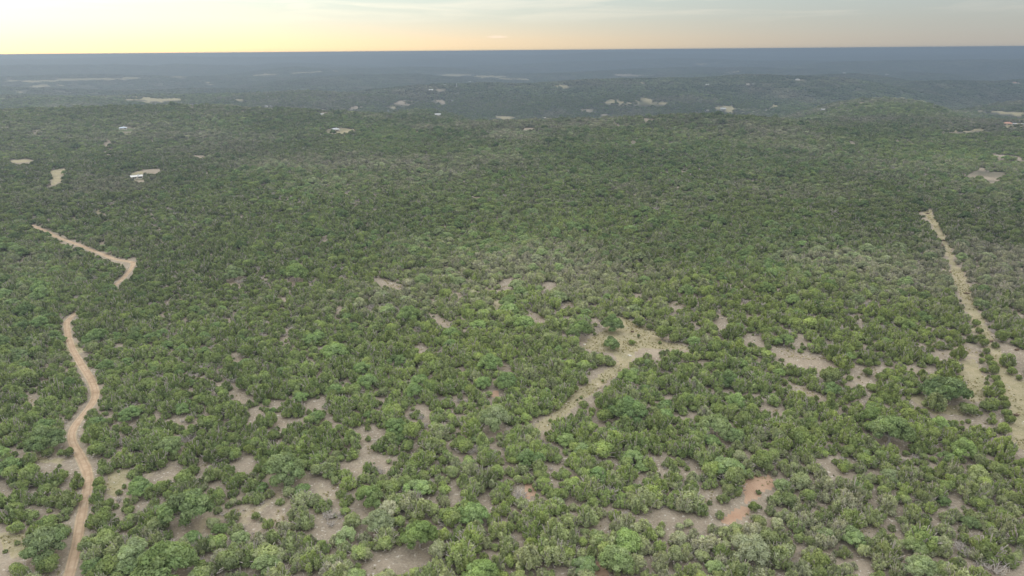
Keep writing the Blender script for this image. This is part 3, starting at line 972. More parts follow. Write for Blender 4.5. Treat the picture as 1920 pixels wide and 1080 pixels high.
def stuff_instances(name, coll, pos, rot, scale, idx, tint, label, cat):
    """all plants past the nearest ones: one object, instanced on points"""
    me = bpy.data.meshes.new(name)
    n = len(pos)
    me.vertices.add(n)
    me.vertices.foreach_set('co', np.asarray(pos, np.float32).ravel())
    for nm, tp, arr, key in (('rot', 'FLOAT_VECTOR', rot, 'vector'), ('scl', 'FLOAT_VECTOR', scale, 'vector'), ('tint', 'FLOAT_VECTOR', tint, 'vector')):
        me.attributes.new(nm, tp, 'POINT').data.foreach_set(key, np.asarray(arr, np.float32).ravel())
    me.attributes.new('idx', 'INT', 'POINT').data.foreach_set('value', np.asarray(idx, np.int32))
    o = obj(name, me)
    ng = bpy.data.node_groups.new(name + '_scatter', 'GeometryNodeTree')
    ng.interface.new_socket(name='Geometry', in_out='INPUT', socket_type='NodeSocketGeometry')
    ng.interface.new_socket(name='Geometry', in_out='OUTPUT', socket_type='NodeSocketGeometry')
    gi, go = ng.nodes.new('NodeGroupInput'), ng.nodes.new('NodeGroupOutput')
    ip = ng.nodes.new('GeometryNodeInstanceOnPoints')
    ci = ng.nodes.new('GeometryNodeCollectionInfo')
    ci.inputs['Collection'].default_value = coll
    ci.inputs['Separate Children'].default_value = True
    ci.inputs['Reset Children'].default_value = True
    ip.inputs['Pick Instance'].default_value = True

    def named(nm, tp):
        a = ng.nodes.new('GeometryNodeInputNamedAttribute')
        a.data_type = tp
        a.inputs['Name'].default_value = nm
        return next(s for s in a.outputs if s.enabled and s.name == 'Attribute')
    L = ng.links.new
    L(gi.outputs[0], ip.inputs['Points'])
    L(ci.outputs[0], ip.inputs['Instance'])
    L(named('idx', 'INT'), ip.inputs['Instance Index'])
    L(named('rot', 'FLOAT_VECTOR'), ip.inputs['Rotation'])
    L(named('scl', 'FLOAT_VECTOR'), ip.inputs['Scale'])
    L(ip.outputs[0], go.inputs[0])
    md = o.modifiers.new('scatter', 'NODES')
    md.node_group = ng
    kind(o, 'stuff')
    tag(o, label, cat)
    return o


# ------------------------------------------------------------------ buildings: (x, y of the base in the photograph, width px, style, wall, roof, yaw, label, category)
WHITE, CREAM, TAN, GREY, BLUE, TERRA, DARK = (0.47, 0.475, 0.475), (0.62, 0.57, 0.48), (0.45, 0.38, 0.29), (0.42, 0.43, 0.44), (0.40, 0.46, 0.52), (0.42, 0.22, 0.16), (0.16, 0.15, 0.14)
HOUSES = [
    (257, 335, 22, 'shed', CREAM, WHITE, 6, 'long white-roofed trailer in the trees left, below the pale dirt track', 'trailer'),
    (231, 243, 15, 'hip', CREAM, BLUE, 0, 'house with blue-grey hipped roof beside a green lawn, far left', 'house'),
    (629, 246, 17, 'hip', TAN, GREY, -8, 'grey-roofed house at the edge of a pale field, left of centre', 'house'),
    (604, 216.5, 7, 'gable', CREAM, WHITE, 5, 'small white-roofed house below two pale clearings, left of centre', 'house'),
    (821, 217, 12, 'gable', CREAM, WHITE, 0, 'white metal-roofed barn alone in dark trees above the centre hill', 'barn'),
    (808, 170.5, 9, 'gable', CREAM, WHITE, 0, 'bright white barn on the dark hill left of centre', 'barn'),
    (834, 160, 5, 'gable', WHITE, WHITE, 40, 'tiny white house on the hilltop left of the lattice tower', 'house'),
    (881, 154, 5, 'gable', WHITE, WHITE, 60, 'tiny white house on the hilltop right of the lattice tower', 'house'),
    (494.5, 189.2, 5, 'gable', CREAM, WHITE, 0, 'tiny white roof above the white group, far left hill', 'house'),
    (499.5, 200.6, 6, 'gable', CREAM, WHITE, -20, 'middle white roof of three close together on left hill', 'house'),
    (493, 200, 4, 'gable', CREAM, GREY, 10, 'leftmost greyish roof of three close together on left hill', 'house'),
    (508, 200.2, 3.4, 'gable', CREAM, WHITE, 0, 'rightmost small white roof of three close together on left hill', 'shed'),
    (1328, 208, 7, 'flat', WHITE, CREAM, 12, 'white boxy house left of the grey-roofed building by the pale yard', 'house'),
    (1356, 206, 11, 'gable', WHITE, GREY, 2, 'long building with grey roof in the pale grassy yard', 'building'),
    (1495, 151, 9, 'hip', CREAM, WHITE, -6, 'white-roofed house on the far hill, right of centre', 'house'),
    (1543, 207, 8, 'gable', WHITE, WHITE, -12, 'white house at the foot of the dirt cut, right hill', 'house'),
    (1518, 207, 6, 'gable', CREAM, WHITE, 8, 'small pale-roofed house left of the dirt cut, right hill', 'house'),
    (1583, 138, 6, 'hip', CREAM, WHITE, 0, 'pale house on the skyline ridge of the far right hill', 'house'),
    (1663, 141, 7, 'hip', CREAM, WHITE, 0, 'bright white roof in the hazy far right valley', 'house'),
    (1704, 125, 4, 'gable', WHITE, WHITE, 0, 'tiny white building on the hazy far right ridge', 'house'),
    (1889, 234.5, 16, 'hip', TAN, TERRA, -8, 'house with reddish tiled roof at the right edge', 'house'),
    (1902, 234.5, 7, 'gable', WHITE, WHITE, 14, 'white metal shed beside the red-roofed house', 'shed'),
    (1917, 235, 5, 'gable', WHITE, WHITE, -10, 'small white shed at right edge beyond the red-roofed house', 'shed'),
    (1902, 157, 8, 'hip', CREAM, TERRA, 0, 'tan house on a pale clearing near the far right edge', 'house'),
    (1155, 232, 3.4, 'gable', WHITE, WHITE, 20, 'tiny white shed on the green crest right of centre', 'shed'),
    (1020, 222.4, 7, 'gable', TAN, CREAM, 4, 'tan-roofed house behind the crest at the centre', 'house'),
    (1108, 223.2, 3, 'gable', WHITE, WHITE, 0, 'leftmost of two tiny white roofs behind the crest', 'house'),
    (1118, 223.2, 4, 'gable', WHITE, WHITE, 0, 'rightmost of two tiny white roofs behind the crest', 'house'),
    (1402, 159, 6, 'gable', WHITE, CREAM, 6, 'pale house at the head of a tan clearing, far hill', 'house'),
    (1412, 159, 5, 'gable', WHITE, WHITE, -10, 'white house at the right end of the tan far clearing', 'house'),
    (1326, 160, 7, 'gable', CREAM, WHITE, 25, 'slanted white roof in dark woods left of the tan far clearing', 'house'),
    (848, 189.5, 4, 'gable', WHITE, WHITE, 0, 'tiny white house at the end of a red soil clearing', 'house'),
    (727, 209, 4, 'gable', CREAM, BLUE, 0, 'tiny bluish roof under red clearings left of centre', 'house'),
]
_matc = {}


def paint(col):
    if col not in _matc:
        _matc[col] = simple('paint_%d' % len(_matc), col, 0.6, 0.3, 0.10, 0.7)
    return _matc[col]


M_GLASS = simple('window_glass', (0.05, 0.06, 0.07), 0.15, 0.5, 0.05)


def box_mesh(name, x0, x1, y0, y1, z0, z1, mat):
    v = [(x, y, z) for z in (z0, z1) for y in (y0, y1) for x in (x0, x1)]
    f = [(0, 2, 3, 1), (4, 5, 7, 6), (0, 1, 5, 4), (2, 6, 7, 3), (0, 4, 6, 2), (1, 3, 7, 5)]
    return mesh_np(name, v, f, [mat])


CLEAR = []          # patches of the photograph that trees must not cover


def house(px, py, wpx, style, wall, roof, yaw, label, cat):
    p, dist = ground_at(px, py)
    depth = float(proj(p.x, p.y, p.z)[2])
    w = wpx * 0.86 * depth / F_PX
    l = w * 0.62
    h = min(max(w * 0.27, 2.6), 5.0)
    rh = w * (0.16 if style in ('hip', 'gable') else 0.07)
    az = math.degrees(math.atan2(p.x, p.y))
    name = {'trailer': 'trailer', 'barn': 'barn', 'shed': 'shed'}.get(cat, 'house' if cat == 'house' else 'ranch_building')
    e = obj(name, None, None, (p.x, p.y, p.z - 0.3))
    e.rotation_euler = (0, 0, R(-az + yaw))
    e.empty_display_size = 2
    tag(e, label, cat)
    a, b = w / 2, l / 2
    obj('wall', box_mesh('wall', -a, a, -b, b, 0, h, paint(wall)), e)
    o = 0.05 * w
    if style == 'hip':
        v = [(-a - o, -b - o, h), (a + o, -b - o, h), (a + o, b + o, h), (-a - o, b + o, h), (-a * 0.45, 0, h + rh), (a * 0.45, 0, h + rh)]
        f = [(0, 1, 5, 4), (1, 2, 5), (2, 3, 4, 5), (3, 0, 4), (3, 2, 1, 0)]
    elif style == 'gable':
        v = [(-a - o, -b - o, h), (a + o, -b - o, h), (a + o, b + o, h), (-a - o, b + o, h), (-a - o, 0, h + rh), (a + o, 0, h + rh)]
        f = [(0, 1, 5, 4), (1, 2, 5), (2, 3, 4, 5), (3, 0, 4), (3, 2, 1, 0)]
    elif style == 'shed':
        v = [(-a - o, -b - o, h), (a + o, -b - o, h), (a + o, b + o, h), (-a - o, b + o, h), (-a - o, -b - o, h + .2), (a + o, -b - o, h + .2), (a + o, b + o, h + rh), (-a - o, b + o, h + rh)]
        f = [(3, 2, 1, 0), (4, 5, 6, 7), (0, 1, 5, 4), (1, 2, 6, 5), (2, 3, 7, 6), (3, 0, 4, 7)]
    else:
        v = [(x, y, z) for z in (h, h + 0.35) for y in (-b - .2, b + .2) for x in (-a - .2, a + .2)]
        f = [(0, 2, 3, 1), (4, 5, 7, 6), (0, 1, 5, 4), (2, 6, 7, 3), (0, 4, 6, 2), (1, 3, 7, 5)]
    ro = obj('roof', mesh_np('roof', v, f, [paint(roof)]), e)
    obj('door', box_mesh('door', -0.55, 0.55, -b - 0.06, -b + 0.02, 0.1, 2.2, paint(TAN)), e)
    for s in (-0.66, -0.33, 0.33, 0.66):
        obj('window', box_mesh('window', s * a - 0.7, s * a + 0.7, -b - 0.05, -b + 0.02, 1.0, min(2.2, h - .3), M_GLASS), e)
    if wpx >= 14:
        obj('chimney', box_mesh('chimney', a * 0.2, a * 0.2 + 1.0, 0.1, 1.0, h + rh * 0.4, h + rh + 1.0, paint(WHITE)), ro)
    hp = (h + rh) * F_PX / depth
    CLEAR.append([(px - wpx * 0.6, py - hp), (px + wpx * 0.6, py - hp), (px + wpx * 0.6, py + 0.8), (px - wpx * 0.6, py + 0.8)])


for args in HOUSES:
    house(*args)


def lattice_tower(px, py, hpx, label):
    p, _d = ground_at(px, py)
    depth = float(proj(p.x, p.y, p.z)[2])
    h = hpx * depth / F_PX
    e = tag(obj('lattice_tower', None, None, p), label, 'tower', 'lattice towers on the far hills')
    m = paint((0.5, 0.5, 0.5))
    b, t = h * 0.16, h * 0.025
    for sx in (-1, 1):
        for sy in (-1, 1):
            V, Fc = [], []
            tube(V, Fc, [(sx * b, sy * b, -1), (sx * t * 2, sy * t * 2, h * 0.6), (sx * t, sy * t, h)], [0.45, 0.35, 0.25], 4)
            obj('leg', mesh_np('tower_leg', V, Fc, [m]), e)
    for k in range(5):
        z0, z1 = h * k / 6, h * (k + 1) / 6
        w0, w1 = b + (t - b) * min(1, z0 / h * 1.25), b + (t - b) * min(1, z1 / h * 1.25)
        V, Fc = [], []
        for s in (-1, 1):
            tube(V, Fc, [(-w0, s * w0, z0), (w1, s * w1, z1)], [0.2, 0.2], 3)
            tube(V, Fc, [(w0, s * w0, z0), (-w1, s * w1, z1)], [0.2, 0.2], 3)
        obj('brace', mesh_np('tower_brace', V, Fc, [m]), e)
    for z in (0.72, 0.86, 0.97):
        V, Fc = [], []
        tube(V, Fc, [(-h * 0.15, 0, h * z), (h * 0.15, 0, h * z)], [0.3, 0.3], 4)
        obj('cross_arm', mesh_np('tower_arm', V, Fc, [m]), e)


lattice_tower(856, 163.5, 7, 'faint grey lattice tower on the wooded hill left of centre')
lattice_tower(503, 184.5, 5, 'faint pale lattice tower above white roofs on left hill')


# ------------------------------------------------------------------ trees one can pick out by what stands around them: (x, y of the base, width px, kind, height factor, tint, label)
HEROES = [
    (130, 857, 23, 'r', 1.05, (.25, .0, .12), 'round dark juniper standing alone against the left edge of dirt road'),
    (91, 856, 26, 'r', .85, (.2, .05, .15), 'low rounded juniper on bare ground left of the road bend'),
    (187, 913, 25, 'r', 1.0, (.5, .05, .25), 'round juniper touching the right edge of dirt road beside grass patch'),
    (130, 949, 46, 'j', .8, (.35, .1, .22), 'wide spreading juniper on gravel left of the dirt road, lower left'),
    (94, 1070, 44, 'r', .85, (.3, .05, .2), 'wide dome of juniper left of the road near bottom edge'),
    (95, 1040, 84, 'o', 1.0, (.2, .25, .2), 'large grey-green live oak left of the road near bottom edge'),
    (88, 842, 70, 'o', .95, (.25, .15, .2), 'large oak left of the dirt road at its narrowest bend'),
    (147, 914, 28, 'j', .95, (.4, .0, .2), 'bright juniper crowding the left edge of dirt road'),
    (224, 927, 13, 'j', .9, (.4, .0, .2), 'small juniper alone in the grassy patch right of the road'),
    (355, 982, 86, 'o', 1.0, (.3, .12, .22), 'large blue-green oak in brush right of the road, lower left'),
    (322, 848, 52, 'o', .9, (.5, .2, .28), 'rounded light oak in brush, lower left, right of road bend'),
    (535, 905, 84, 'o', 1.05, (.35, .25, .28), 'large pale oak among bare soil gaps, lower left of centre'),
    (312, 1088, 118, 'o', .9, (.6, .05, .25), 'largest oak at the bottom edge, right of the dirt road'),
    (480, 974, 19, 'r', .95, (.5, .05, .2), 'small round juniper alone on bare soil, lower left'),
    (437, 976, 30, 'j', .9, (.5, .1, .25), 'juniper at the left end of the bare soil gap, lower left'),
    (927, 806, 60, 'o', 1.2, (.5, .5, .38), 'tall pale yellowish oak left of the grassy track'),
    (787, 1026, 68, 'o', 1.05, (.8, .0, .30), 'bright green oak near bottom edge left of centre'),
    (693, 948, 56, 'o', 1.0, (.75, .1, .32), 'bright green oak with open crown, lower left of centre'),
    (712, 992, 60, 'o', .9, (.4, .6, .3), 'pale grey-green oak left of the bright green oak near bottom'),
    (1340, 816, 58, 'o', 1.1, (.9, .3, .38), 'yellow-green rounded oak right of centre, above the red soil'),
    (1665, 832, 76, 'o', 1.0, (.6, .2, .28), 'large light oak in dense brush, lower right'),
    (1412, 959, 23, 'r', 1.1, (.45, .0, .1), 'dark green juniper between the two red soil patches'),
    (1422, 926, 11, 'j', .9, (.3, .0, .1), 'small dark juniper in the middle of red soil patch'),
    (1770, 751, 88, 'o', .8, (.15, .1, .05), 'wide dark oak beside the cleared strip, right'),
    (1750, 769, 42, 'j', .9, (.5, .2, .25), 'rounded olive juniper in the grass below wide dark oak'),
    (1813, 777, 36, 'r', .8, (.4, .1, .2), 'low juniper in the grass left of the fence row, right'),
    (1850, 771, 30, 'r', .85, (.4, .05, .18), 'juniper at the right end of the grass gap, right'),
    (1876, 641, 28, 'r', .95, (.5, .0, .15), 'large rounded juniper on the right side of cleared strip'),
    (1866, 652, 15, 'j', .95, (.5, .0, .15), 'small juniper jutting into the cleared strip from the right'),
    (1889, 688, 28, 'j', .95, (.45, .05, .15), 'clumped juniper on the right side of cleared strip, lower'),
    (1895, 702, 20, 'r', 1.0, (.6, .0, .2), 'round juniper alone at the right of cleared strip'),
    (1910, 713, 14, 'r', 1.0, (.55, .0, .15), 'round small juniper at the right edge beside cleared strip'),
    (1241, 637, 31, 'r', 1.25, (.45, .05, .18), 'tall dome-shaped juniper at the right of central clearing'),
    (1198, 612, 28, 'r', .75, (.35, .0, .15), 'low wide juniper at the top of central clearing'),
    (1218, 618, 16, 'r', .95, (.4, .05, .15), 'small juniper left of the tall dome juniper, central clearing'),
    (1184, 646, 16, 'r', .75, (.6, .0, .2), 'small bright juniper in the middle of central clearing'),
    (1197, 633, 7, 'r', 1.3, (.3, .0, .1), 'tiny dark juniper seedling in the central clearing'),
    (1237, 645, 8, 'r', 1.0, (.5, .05, .15), 'tiny juniper under the tall dome juniper, central clearing'),
    (1146, 655, 34, 'o', .9, (.35, .1, .2), 'small oak standing as an island in the central clearing'),
    (1148, 622, 46, 'o', .9, (.35, .1, .18), 'oak clump at the upper left of central clearing'),
    (1086, 637, 46, 'o', 1.1, (.55, .1, .3), 'bright blue-green oak on the left edge of central clearing'),
    (1178, 722, 40, 'o', 1.0, (.95, .0, .32), 'vivid yellow-green oak at the head of the grassy track'),
    (1133, 790, 34, 'r', .9, (.4, .0, .15), 'rounded juniper at the left bank of the grassy track'),
    (1627, 704, 20, 'r', .95, (.5, .0, .15), 'round juniper alone on tan soil, right of centre'),
    (1525, 697, 11, 'r', .9, (.45, .0, .12), 'tiny round juniper alone on tan soil, right of centre'),
    (1555, 720, 44, 'r', .9, (.5, .1, .2), 'wide rounded juniper on tan soil, right of centre'),
    (1651, 714, 22, 'r', .9, (.55, .0, .18), 'bright round juniper between two tan gaps, right'),
    (1435, 630, 24, 'r', .85, (.5, .0, .18), 'juniper on the tan soil strip, upper right of central clearing'),
    (1368, 637, 36, 'j', .9, (.3, .0, .12), 'dark double-topped juniper on tan soil right of central clearing'),
    (440, 525, 40, 'o', 1.0, (.3, .3, .25), 'pale domed oak in the brush right of the road hairpin'),
    (556, 527, 44, 'o', 1.0, (.8, .0, .3), 'vivid green oak standing out in dull brush, left of centre'),
]
ROW = ['topmost', 'second from top', 'third from top', 'fourth from top', 'fifth from top', 'sixth from top', 'seventh from top', 'middle', 'seventh from bottom', 'sixth from bottom', 'fifth from bottom',
       'fourth from bottom', 'third from bottom', 'second from bottom', 'bottommost']
for k in range(15):        # the fence row on the left side of the cleared strip
    f = k / 14
    HEROES.append((1829 + 62 * f ** 0.9 + random.uniform(-1.5, 1.5), 612 + 182 * f, 15 + 8 * f + random.uniform(-2, 3), 'r', random.uniform(.9, 1.15), (random.uniform(.4, .65), 0.0, random.uniform(.1, .22)),
                   '%s juniper in the row along the left side of cleared strip' % ROW[k]))

ORD = 0
plants = {'j': [], 'o': [], 'b': []}       # each: (x, y, z, scale_xy, scale_z, rot, proto, tint, label or None)
hero_xy = []
for px, py, wpx, kd, hf, tint, label in HEROES:
    p, _d = ground_at(px, py)
    depth = float(proj(p.x, p.y, p.z)[2])
    w = wpx * depth / F_PX
    if kd == 'o':
        i = random.randrange(len(OAK))
        s = w / OAK[i]['W']
        plants['o'].append((p.x, p.y, p.z, s, s * hf * 1.05, random.uniform(0, 6.28), i, tint, label))
    else:
        i = random.randrange(9, 14) if kd == 'r' else random.randrange(0, 9)
        s = w / JUN[i]['W']
        plants['j'].append((p.x, p.y, p.z, s, s * hf, random.uniform(0, 6.28), i, tint, label))
    hero_xy.append((p.x, p.y, w * 0.5))


# ------------------------------------------------------------------ scattering the brush
def jitter_grid(r0, r1, cell, seed):
    rg = np.random.default_rng(seed)
    xm = r1 * math.sin(R(43)) + 30
    xs = np.arange(-xm, xm, cell)
    ys = np.arange(r0 * math.cos(R(43)) - 20, r1, cell)
    X, Y = np.meshgrid(xs, ys)
    X = X + (np.arange(len(ys)) % 2)[:, None] * cell * 0.5
    X = (X + rg.uniform(-.46, .46, X.shape) * cell).ravel()
    Y = (Y + rg.uniform(-.46, .46, Y.shape) * cell).ravel()
    d = np.hypot(X, Y)
    # keep a margin round the view so that a step to the side still sees woodland
    m = (d >= r0) & (d < r1) & (np.abs(np.arctan2(X, Y)) < R(42.5))
    return X[m], Y[m], rg


OPEN_POLYS = [(p, b) for p, k, b in ALL_OPEN] + [(p, bbox(p)) for p in CLEAR]
STRICT = {id(STRIP), id(CENTRAL), id(RED1), id(RED2), id(ROAD_UP)}
SOLID = STRICT | {id(p) for p, k, b in ALL_OPEN if k == 'field' or (p[0][0] < 220 and b[2] < 350 and b[3] > 240)}


def blocked(x, y, z, w, h):
    """does a plant of that size stand on, or stand in front of, ground that the photograph shows open?"""
    out = np.zeros(len(x), bool)
    solid = np.zeros(len(x), bool)
    tests = []
    rx = w * 0.5
    x, y = warp(x, y)
    for fz, fx in ((0, 0), (0.45, 0), (0.75, 0), (0.4, 0.35), (0.4, -0.35), (0.95, 0), (0.4, 0.75), (0.4, -0.75), (0.8, 0.4), (0.8, -0.4)):
        px, py, _w = proj(x + fx * rx, y, z + fz * h)
        tests.append((px, py))
    for poly, (x0, x1, y0, y1) in OPEN_POLYS:
        for px, py in (tests if id(poly) in STRICT else tests[:5]):
            m = (~out) & (px > x0) & (px < x1) & (py > y0) & (py < y1)
            if m.any():
                i = np.nonzero(m)[0]
                out[i[in_poly(px[i], py[i], poly)]] = True
        if id(poly) in SOLID:
            solid |= in_poly(tests[0][0], tests[0][1], poly) | in_poly(tests[1][0], tests[1][1], poly) | in_poly(tests[2][0], tests[2][1], poly)
    d = np.hypot(x, y)
    lone = (d > 480) & (fbm(x, y, 17, 2, 203) > 0.60) & (_hash(np.floor(x * 3), np.floor(y * 3), 5) < 0.45) & ~solid
    for poly in CLEAR:
        lone &= ~in_poly(tests[1][0], tests[1][1], poly) & ~in_poly(tests[0][0], tests[0][1], poly)
    return out & ~lone


def sparse_share(px, py):
    s = np.ones(len(px))
    for poly, a in SPARSE:
        s = np.where(in_poly(px, py, poly), np.minimum(s, a), s)
    return s


_rp = [proj(p.x, p.y, float(H(p.x, p.y))) for p in ROAD_GROUND]
ROAD_HID = (min(i for i, q in enumerate(_rp) if q[1] < 596), max(i for i, q in enumerate(_rp) if q[1] > 532))
road_kd = kdtree.KDTree(len(ROAD_GROUND))
for i, p in enumerate(ROAD_GROUND):
    road_kd.insert((p.x, p.y, 0), i)
road_kd.balance()


def near_road(x, y, rad):
    out = np.zeros(len(x), bool)
    m = np.nonzero((np.hypot(x, y) < 700) & (x < 0))[0]
    for i in m:
        q = road_kd.find((x[i], y[i], 0))
        out[i] = q[2] < 1.5 + rad[i] * (0.75 if q[1] < ROAD_HID[0] or q[1] > ROAD_HID[1] else 0.15)
    return out


def near_hero(x, y, rad, k=0.75):
    out = np.zeros(len(x), bool)
    for hx, hy, hr in hero_xy:
        out |= np.hypot(x - hx, y - hy) < (hr + rad) * k
    return out


def tints(n, x, y, rg, wild=0.28):
    fresh = np.clip((fbm(x, y, 190, 3, 51) - 0.5) * 1.5 + 0.36 + rg.normal(0, 0.2, n), 0, 1)
    pale = np.clip((fbm(x, y, 120, 3, 61) - 0.5) * 2.0 + 0.17 + rg.normal(0, 0.19, n), 0, 0.85)
    d = np.hypot(x, y)
    # scrub on the near flat is dry and yellow, the woods along the far creek and slopes are darker
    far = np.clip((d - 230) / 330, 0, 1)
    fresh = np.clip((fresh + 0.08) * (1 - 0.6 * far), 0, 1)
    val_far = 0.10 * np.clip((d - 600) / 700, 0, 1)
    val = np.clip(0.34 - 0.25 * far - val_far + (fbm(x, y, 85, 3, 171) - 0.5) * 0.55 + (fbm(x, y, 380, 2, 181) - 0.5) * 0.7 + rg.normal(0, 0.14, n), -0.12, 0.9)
    return np.stack([fresh, pale, val], 1)


BANDS = [(96, 520, 3.15, 9.5), (520, 950, 3.7, 10.5), (950, 1550, 4.7, 12.5), (1550, 2450, 6.6, 16.0)]
oak_all = []
for bi, (r0, r1, cj, co) in enumerate(BANDS):
    grow = cj / 3.15
    # oaks
    X, Y, rg = jitter_grid(r0, r1, co, 500 + bi)
    Z = H(X, Y)
    px, py, dep = proj(X, Y, Z)
    keep = rg.random(len(X)) < np.clip(oak_share(px, py) * 1.9 * sparse_share(px, py), 0, 0.95)
    X, Y, Z = X[keep], Y[keep], Z[keep]
    n = len(X)
    sc = np.clip(rg.lognormal(-0.42, 0.28, n), 0.34, 1.25) * (1 + (grow - 1) * 0.35)
    ok = ~blocked(X, Y, Z, sc * 9, sc * 6)
    ok &= ~near_road(X, Y, sc * 4.5) & ~near_hero(X, Y, sc * 4.5)
    X, Y, Z, sc = X[ok], Y[ok], Z[ok], sc[ok]
    n = len(X)
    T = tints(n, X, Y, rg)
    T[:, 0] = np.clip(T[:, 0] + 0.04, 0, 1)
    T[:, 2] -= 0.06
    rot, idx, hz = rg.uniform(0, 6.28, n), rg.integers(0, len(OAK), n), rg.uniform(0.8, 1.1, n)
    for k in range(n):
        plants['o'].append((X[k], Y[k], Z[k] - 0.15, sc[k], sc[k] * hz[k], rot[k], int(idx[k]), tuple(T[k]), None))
    okd = kdtree.KDTree(n)
    for k in range(n):
        okd.insert((X[k], Y[k], 0), k)
    okd.balance()
    osc = sc
    # junipers fill what is left
    X, Y, rg = jitter_grid(r0, r1, cj, 600 + bi)
    Z = H(X, Y)
    px, py, dep = proj(X, Y, Z)
    gap = fbm(X, Y, 15, 3, 41)
    dens = sparse_share(px, py)
    thr = 0.215 + (1 - dens) * 0.27
    keep = (gap > thr) & (rg.random(len(X)) < 0.975)
    X, Y, Z = X[keep], Y[keep], Z[keep]
    n = len(X)
    sc = np.clip(rg.lognormal(-0.11, 0.34, n), 0.34, 1.75) * grow * (0.90 if r0 < 200 else 0.93)
    ok = ~blocked(X, Y, Z, sc * 4.4, sc * 4)
    X, Y, Z, sc = X[ok], Y[ok], Z[ok], sc[ok]
    ok = ~near_road(X, Y, sc * 2.2)
    ok &= ~near_hero(X, Y, sc * 2.2)
    for k in np.nonzero(ok)[0]:
        q = okd.find((X[k], Y[k], 0))
        if q[1] is not None and q[2] < osc[q[1]] * 4.5 * 0.72:
            ok[k] = False
    X, Y, Z, sc = X[ok], Y[ok], Z[ok], sc[ok]
    n = len(X)
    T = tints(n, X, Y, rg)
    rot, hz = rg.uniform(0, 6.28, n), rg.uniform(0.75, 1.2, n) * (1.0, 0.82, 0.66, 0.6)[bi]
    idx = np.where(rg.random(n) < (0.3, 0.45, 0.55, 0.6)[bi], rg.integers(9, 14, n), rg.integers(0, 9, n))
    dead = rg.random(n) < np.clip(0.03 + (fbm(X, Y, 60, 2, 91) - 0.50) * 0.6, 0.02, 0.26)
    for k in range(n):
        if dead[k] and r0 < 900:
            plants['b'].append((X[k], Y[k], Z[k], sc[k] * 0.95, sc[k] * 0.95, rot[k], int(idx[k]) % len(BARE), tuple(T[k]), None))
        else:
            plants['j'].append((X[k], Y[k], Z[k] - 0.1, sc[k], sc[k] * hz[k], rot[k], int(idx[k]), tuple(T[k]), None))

X, Y, rg = jitter_grid(100, 560, 2.7, 660)
Z = H(X, Y)
sel = rg.random(len(X)) < 0.30
X, Y, Z = X[sel], Y[sel], Z[sel]
sc = rg.uniform(0.24, 0.5, len(X))
sel = ~blocked(X, Y, Z, sc * 4.4, sc * 3.5) & ~near_road(X, Y, sc * 3) & ~near_hero(X, Y, sc * 2, 0.9)
T = tints(len(X), X, Y, rg)
for k in np.nonzero(sel)[0]:
    plants['b' if rg.random() < 0.12 else 'j'].append((X[k], Y[k], Z[k], sc[k], sc[k] * 1.05, rg.uniform(0, 6.28), int(rg.integers(0, 4)), tuple(T[k]), None))
X, Y, rg = jitter_grid(110, 640, 4.2, 650)
Z = H(X, Y)
px, py, dep = proj(X, Y, Z)
inside = np.zeros(len(X), bool)
for poly, k, (x0, x1, y0, y1) in ALL_OPEN:
    if k == 'grass' and id(poly) in STRICT:
        continue
    m = (px > x0) & (px < x1) & (py > y0) & (py < y1)
    i = np.nonzero(m)[0]
    inside[i[in_poly(px[i], py[i], poly)]] = True
sel = inside & (rg.random(len(X)) < 0.34) & ~near_road(X, Y, np.ones(len(X))) & ~near_hero(X, Y, np.full(len(X), 0.6), 1.0)
T = tints(len(X), X, Y, rg)
for k in np.nonzero(sel)[0]:
    s0 = rg.uniform(0.10, 0.32)
    plants['b' if rg.random() < 0.3 else 'j'].append((X[k], Y[k], Z[k], s0, s0, rg.uniform(0, 6.28), int(rg.integers(0, 4)), tuple(T[k]), None))

# ------------------------------------------------------------------ nearest plants as objects, the rest as stuff
def across(px):
    names = [(0.0, 'at the left edge'), (0.083, 'near the left edge'), (0.167, 'a sixth across'), (0.25, 'a quarter across'), (0.333, 'a third across'), (0.417, 'just left of middle'),
             (0.5, 'at the middle'), (0.583, 'just right of middle'), (0.667, 'two thirds across'), (0.75, 'three quarters across'), (0.833, 'five sixths across'), (0.917, 'near the right edge'), (1.0, 'at the right edge')]
    return min(names, key=lambda q: abs(q[0] - px / 1920))[1]


def down(py):
    names = [(0.0, 'on the bottom edge'), (0.05, 'just above bottom edge'), (0.11, 'low in the picture'), (0.18, 'a sixth up'), (0.25, 'a quarter up'), (0.33, 'a third up'), (0.41, 'two fifths up'), (0.5, 'halfway up'), (0.6, 'three fifths up')]
    return min(names, key=lambda q: abs(q[0] - (1 - py / 1080)))[1]


NUM = ['', 'one', 'two', 'three', 'four', 'five', 'six', 'seven', 'eight', 'nine', 'ten', 'eleven', 'twelve']
ORDW = ['leftmost', 'second from left', 'third from left', 'fourth from left', 'fifth from left', 'sixth from left', 'seventh from left', 'eighth from left', 'ninth from left', 'tenth from left', 'eleventh from left', 'twelfth from left']


def tone(t, kd):
    if t[1] > 0.42:
        return 'greyish'
    if t[0] > 0.62:
        return 'yellow-green'
    if t[0] > 0.38:
        return 'olive' if kd == 'j' else 'light green'
    return 'dark green' if kd == 'j' else 'blue-green'


def size_word(w, lo, hi):
    return 'small' if w < lo else ('large' if w > hi else 'medium')


def split(kd, protos, limit):
    arr = plants[kd]
    x, y, z = (np.array([a[i] for a in arr]) for i in range(3))
    px, py, dep = proj(x, y, z + 2)
    vis = (px > -12) & (px < 1932) & (py < 1098) & (py > 0)
    size = np.array([a[3] * protos[a[6]]['W'] for a in arr]) / dep
    hero = np.array([a[8] is not None for a in arr])
    score = np.where(vis, size, -1) + hero * 10
    order = np.argsort(-score)[:limit]
    pick = np.zeros(len(arr), bool)
    pick[order] = True
    pick &= vis | hero
    return pick, px, py


